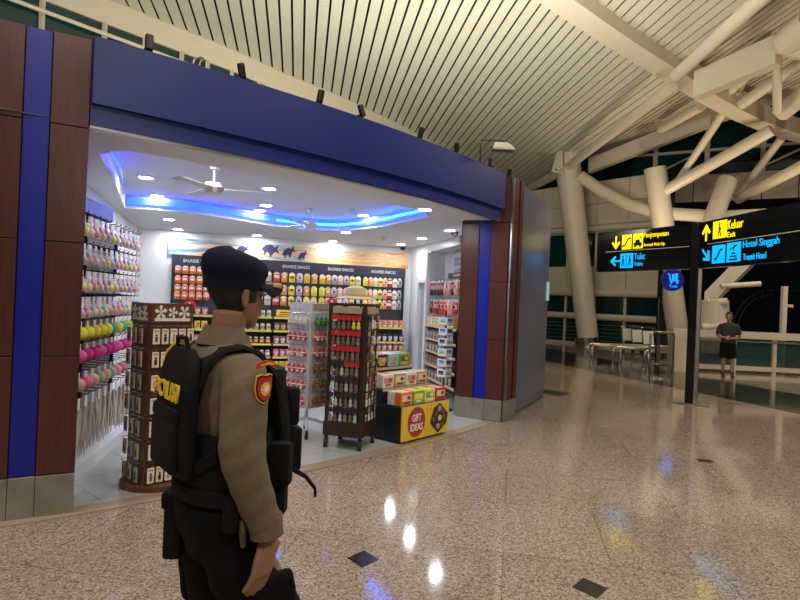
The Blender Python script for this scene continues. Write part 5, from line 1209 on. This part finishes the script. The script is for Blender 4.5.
for s in (-1, 1):
    strap('shoulder_strap', [(-.132, s*.095, 1.36), (-.112, s*.105, 1.425), (-.065, s*.112, 1.464), (-.01, s*.114, 1.474), (.045, s*.112, 1.452), (.095, s*.104, 1.40), (.142, s*.098, 1.33)], .085, .013, ve, [(-1, 0, .2), (-.8, 0, .7), (-.3, 0, 1), (0, 0, 1), (.5, 0, 1), (.9, 0, .5), (1, 0, .2)])
# backpack-like rear carrier with the yellow POLISI print
bp = empty('backpack', (OX, OY, 0), math.radians(38)); tag(bp, 'black backpack with yellow POLISI print worn by the person in khaki', 'backpack')
b = MB(); rings = []
for z, hw_, x0, x1 in ((1.065, .10, -.165, -.145), (1.085, .13, -.185, -.132), (1.16, .140, -.198, -.130), (1.28, .140, -.198, -.130), (1.38, .135, -.190, -.128), (1.44, .120, -.175, -.128), (1.468, .09, -.160, -.135)):
    cx, hx = (x0+x1)/2, (x1-x0)/2; rings.append([V((cx+hx*math.copysign(abs(math.cos(t))**.5, math.cos(t)), hw_*math.copysign(abs(math.sin(t))**.5, math.sin(t)), z)) for t in [2*pi*k/28 for k in range(28)]])
b.loft(rings); pk = b.build('pack_body', M['blacknylon'], bp, smooth=True)
pouchbox('pack_pocket', (-.198, 0, 1.165), (.026, .225, .16), None, bp); pouchbox('pack_flap', (-.196, 0, 1.262), (.022, .235, .05), None, bp)
text('lettering', 'POLISI', M['textyellow'], pk, frame(V((-.1985, .0, 1.335)), (0, -1, 0), V((-1, 0, .10))), .235, .056, .003, bold=.02)
b = MB(); b.tube([V((-.172, .125, 1.40)), V((-.162, .112, 1.445)), V((-.150, .085, 1.472)), V((-.142, .04, 1.480)), V((-.142, .0, 1.481))], .008, 8); b.build('piping', M['textyellow'], bp, smooth=True)
b = MB(); b.tube([V((-.15, -.05, 1.46)), V((-.155, -.04, 1.50)), V((-.155, .04, 1.50)), V((-.15, .05, 1.46))], .008, 8); b.build('grab_handle', M['blacknylon'], bp, smooth=True)
for s in (-1, 1):
    strap('pack_strap', [(-.140, s*.115, 1.10), (-.10, s*.165, 1.14), (-.045, s*.192, 1.20)], .04, .012, bp, [(-.3, s, 0), (-.2, s, 0), (0, s, 0)])
# cap: soft crown, band, peak and gold leaf badge
b = MB(); rings = []
for z, cx, rx, ry in ((.128, .002, .106, .084), (.150, .004, .109, .087), (.166, .004, .110, .088), (.185, .004, .118, .096), (.205, .002, .120, .098), (.228, -.002, .112, .090), (.246, -.008, .088, .070), (.258, -.012, .050, .040), (.262, -.012, .015, .012)):
    rings.append([HM @ V((cx+rx*math.cos(t), ry*math.sin(t), z-(.011*math.cos(t)*max(0, (z-.18)/.08)))) for t in [2*pi*k/32 for k in range(32)]])
b.loft(rings); cp = b.build('cap', M['navy'], off, smooth=True)
b = MB(); up, lo = [], []
N_ = 15
def peak(j, f, dz):
    th_ = -1.15+2.3*j/(N_-1); rad_ = (.098, .082); c, s = math.cos(th_), math.sin(th_)
    ext = .095*max(0, c)**.55*f
    return HM @ V((.004+rad_[0]*c+ext, rad_[1]*s+ .012*s*f, .150+dz+.012*f-.060*(s*s)*f))
rowsv = [[b.bm.verts.new(peak(j, f, 0)) for j in range(N_)] for f in (0, .35, .7, 1.)]; rows2_ = [[b.bm.verts.new(peak(j, f, -.007)) for j in range(N_)] for f in (0, .35, .7, 1.)]
for a_, c_2 in list(zip(rowsv, rowsv[1:]))+list(zip(rows2_, rows2_[1:])):
    for j in range(N_-1): b.face([a_[j], a_[j+1], c_2[j+1], c_2[j]])
for j in range(N_-1): b.face([rowsv[-1][j], rowsv[-1][j+1], rows2_[-1][j+1], rows2_[-1][j]])
for j in (0, N_-1):
    for i in range(3): b.face([rowsv[i][j], rowsv[i+1][j], rows2_[i+1][j], rows2_[i][j]])
pk_ = b.build('cap_peak', M['navy'], cp, smooth=True)
b = MB()
for j0 in (3.2, 4.4, 5.6, 8.4, 9.6, 10.8):
    for f in (.62, .80):
        th_ = j0; q = peak(j0, f, .003); b.sph(q, (.014, .010, .005), 8, 6, HM.to_3x3())
b.build('gold_leaf_badge', M['gold'], pk_, smooth=True)
b = MB(); b.tube([HM @ V((.110, 0, .190)), HM @ V((.124, 0, .193))], [(.020, .018)]*2, 14); b.build('cap_emblem', M['gold'], cp)

# ---- the man by the balustrade: 1.66 m, arms bent with hands together
mx, my = 8.58, 15.35
mn = empty('person', (mx, my, 0), math.radians(-112)); tag(mn, 'person in a dark short-sleeved shirt and black shorts leaning by the balustrade', 'person'); mn.scale = (.955,)*3
HM2 = Matrix.Translation((.01, 0, 1.535)) @ Matrix.Rotation(math.radians(-14), 4, 'Z') @ Matrix.Rotation(math.radians(6), 4, 'Y')
b = MB(); torso(b, -.008); headpts(b, HM2)
AR = [(-.01, -.18, 1.40), (-.06, -.26, 1.13), (.15, -.10, 1.08)]; AL = [(-.01, .18, 1.40), (-.05, .27, 1.13), (.16, .05, 1.06)]
for A_ in (AR, AL): p_, r_ = smooth_chain(A_, [.055, .044, .029]); limb(b, p_, r_)
hand(b, (.155, -.085, 1.08), (.45, .9, -.1), (-.8, .4, 0), (.1, 0, 1), .9); hand(b, (.165, .035, 1.06), (.45, -.9, -.1), (-.8, -.4, 0), (.1, 0, 1), .9)
L1 = [(-.01, -.09, .86), (.02, -.10, .46), (.0, -.10, .09)]; L2_ = [(-.01, .09, .86), (.03, .11, .46), (.02, .12, .09)]
for L_ in (L1, L2_): p_, r_ = smooth_chain(L_, [.085, .058, .040]); limb(b, p_, r_)
me = remeshed(b, .008, 2); me.materials.append(M['skin2']); obj('body', me, mn)
hairshell(HM2, .014, .06, .11, .19).build('hair', M['hair'], mn, smooth=True)
for y in (-.032, .032): MB().sph(HM2 @ V((.083, y, .112)), .0125, 10, 8).build('eye', MATS['eye_dark'], mn, smooth=True)
b = MB(); torso(b, .022, .90, 1.60)
for A_, s in ((AR, -1), (AL, 1)): p_, r_ = smooth_chain([V((-.01, s*.145, 1.42)), V((-.012, s*.20, 1.35)), V(A_[0]).lerp(V(A_[1]), .82)], [.072, .078, .074]); limb(b, p_, r_)
me = remeshed(b, .01, 3); me.materials.append(M['tee']); obj('shirt', me, mn)
b = MB(); torso(b, .02, .77, .98)
for L_ in (L1, L2_): p_, r_ = smooth_chain([V(L_[0])+V((0, 0, .05)), V(L_[0])+V((.01, 0, -.15)), V(L_[1])+V((0, 0, .06))], [.115, .118, .112]); limb(b, p_, r_)
me = remeshed(b, .01, 2); me.materials.append(M['blackcloth']); obj('shorts', me, mn)
for L_ in (L1, L2_):
    e = V(L_[2]); b = MB(); b.tube([e+V((0, 0, .10)), e+V((0, 0, .0))], [.048, .045], 12); b.tube([e+V((-.07, 0, -.05)), e+V((.04, 0, -.045)), e+V((.15, 0, -.055)), e+V((.19, 0, -.06))], [(.03, .035), (.048, .045), (.046, .034), (.02, .018)], 12); b.build('shoe', M['rubber'], mn, smooth=True)

# ------------------------------------------------------------------ light
w = bpy.data.worlds.new('night'); SC.world = w; w.use_nodes = True
bg = w.node_tree.nodes['Background']; bg.inputs[0].default_value = (.02, .025, .035, 1); bg.inputs[1].default_value = .06
def area(name, loc, power, size, col, rot=(0, 0, 0), spread=180):
    l = bpy.data.lights.new(name, 'AREA'); l.energy = power; l.size = size; l.color = col; l.shape = 'DISK'; l.spread = math.radians(spread)
    o = bpy.data.objects.new(name, l); COL.objects.link(o); o.location = loc; o.rotation_euler = rot; return o
WARM = (1, .86, .66)
# hall high-bay lamps over and behind the viewer
for i, (x, y, p) in enumerate(((-4, -3, 260), (2, -4, 260), (6.5, -2, 240), (-5, 2, 220), (6.8, 3.5, 200), (1.5, 3.5, 170))):
    area('hall_lamp', (x, y, 8.2), p, .5, (1, .91, .78))
for x, y, p in ((10.5, 10, 150), (11.8, 14.2, 190), (14.5, 16, 160)): area('hall_lamp', (x, y, zc(x, y)-.8), p, .4, WARM)
area('uplight_and_fill', (2.5, -1.5, 3.3), 330, .4, (1, .90, .72), V((.25, .55, 1)).normalized().to_track_quat('-Z', 'Y').to_euler())  # added fill behind the viewer, brightens the curved beam; no real fixture
# uplights along the shop roof
for i, a in enumerate([-50, -46.5, -43, -39.5, -36, -32.5, -28, -24]):
    n = arc(a, 1)-arc(a, 0); p = arc(a, RAD-.45, 3.60); d = V((-n.x*.30, -n.y*.30, 1)).normalized()
    area('uplight_and_fill', p, 135, .22, (1, .95, .78), d.to_track_quat('-Z', 'Y').to_euler())
for x, y in ((1.6, 12.6), (-.6, 13.4)): area('uplight_and_fill', (x, y, 3.6), 140, .22, (1, .95, .78), V((.35, .8, 1)).normalized().to_track_quat('-Z', 'Y').to_euler())  # two extra invented lights that brighten the far end of the ceiling
for x, y, z, p in ((9.0, 20.5, 3.0, 420), (13.0, 18, 3.0, 420), (11.8, 13, 1.5, 300)):  # unseen fill spots added to brighten the steelwork and columns at right
    l = bpy.data.lights.new('uplight_and_fill', 'SPOT'); l.energy = p; l.spot_size = math.radians(130); l.spot_blend = 1; l.color = (1, .78, .52); l.shadow_soft_size = .2
    o = bpy.data.objects.new('uplight_and_fill', l); COL.objects.link(o); o.location = (x, y, z); o.rotation_euler = (pi, 0, 0)
SC.view_settings.view_transform = 'Standard'; SC.view_settings.look = 'None'; SC.view_settings.gamma = 1; SC.view_settings.exposure = 0.; SC.view_settings.use_curve_mapping = False
SC.cycles.use_denoising = True
SC.cycles.max_bounces = 8; SC.cycles.sample_clamp_indirect = 6; SC.cycles.caustics_reflective = False; SC.cycles.caustics_refractive = False
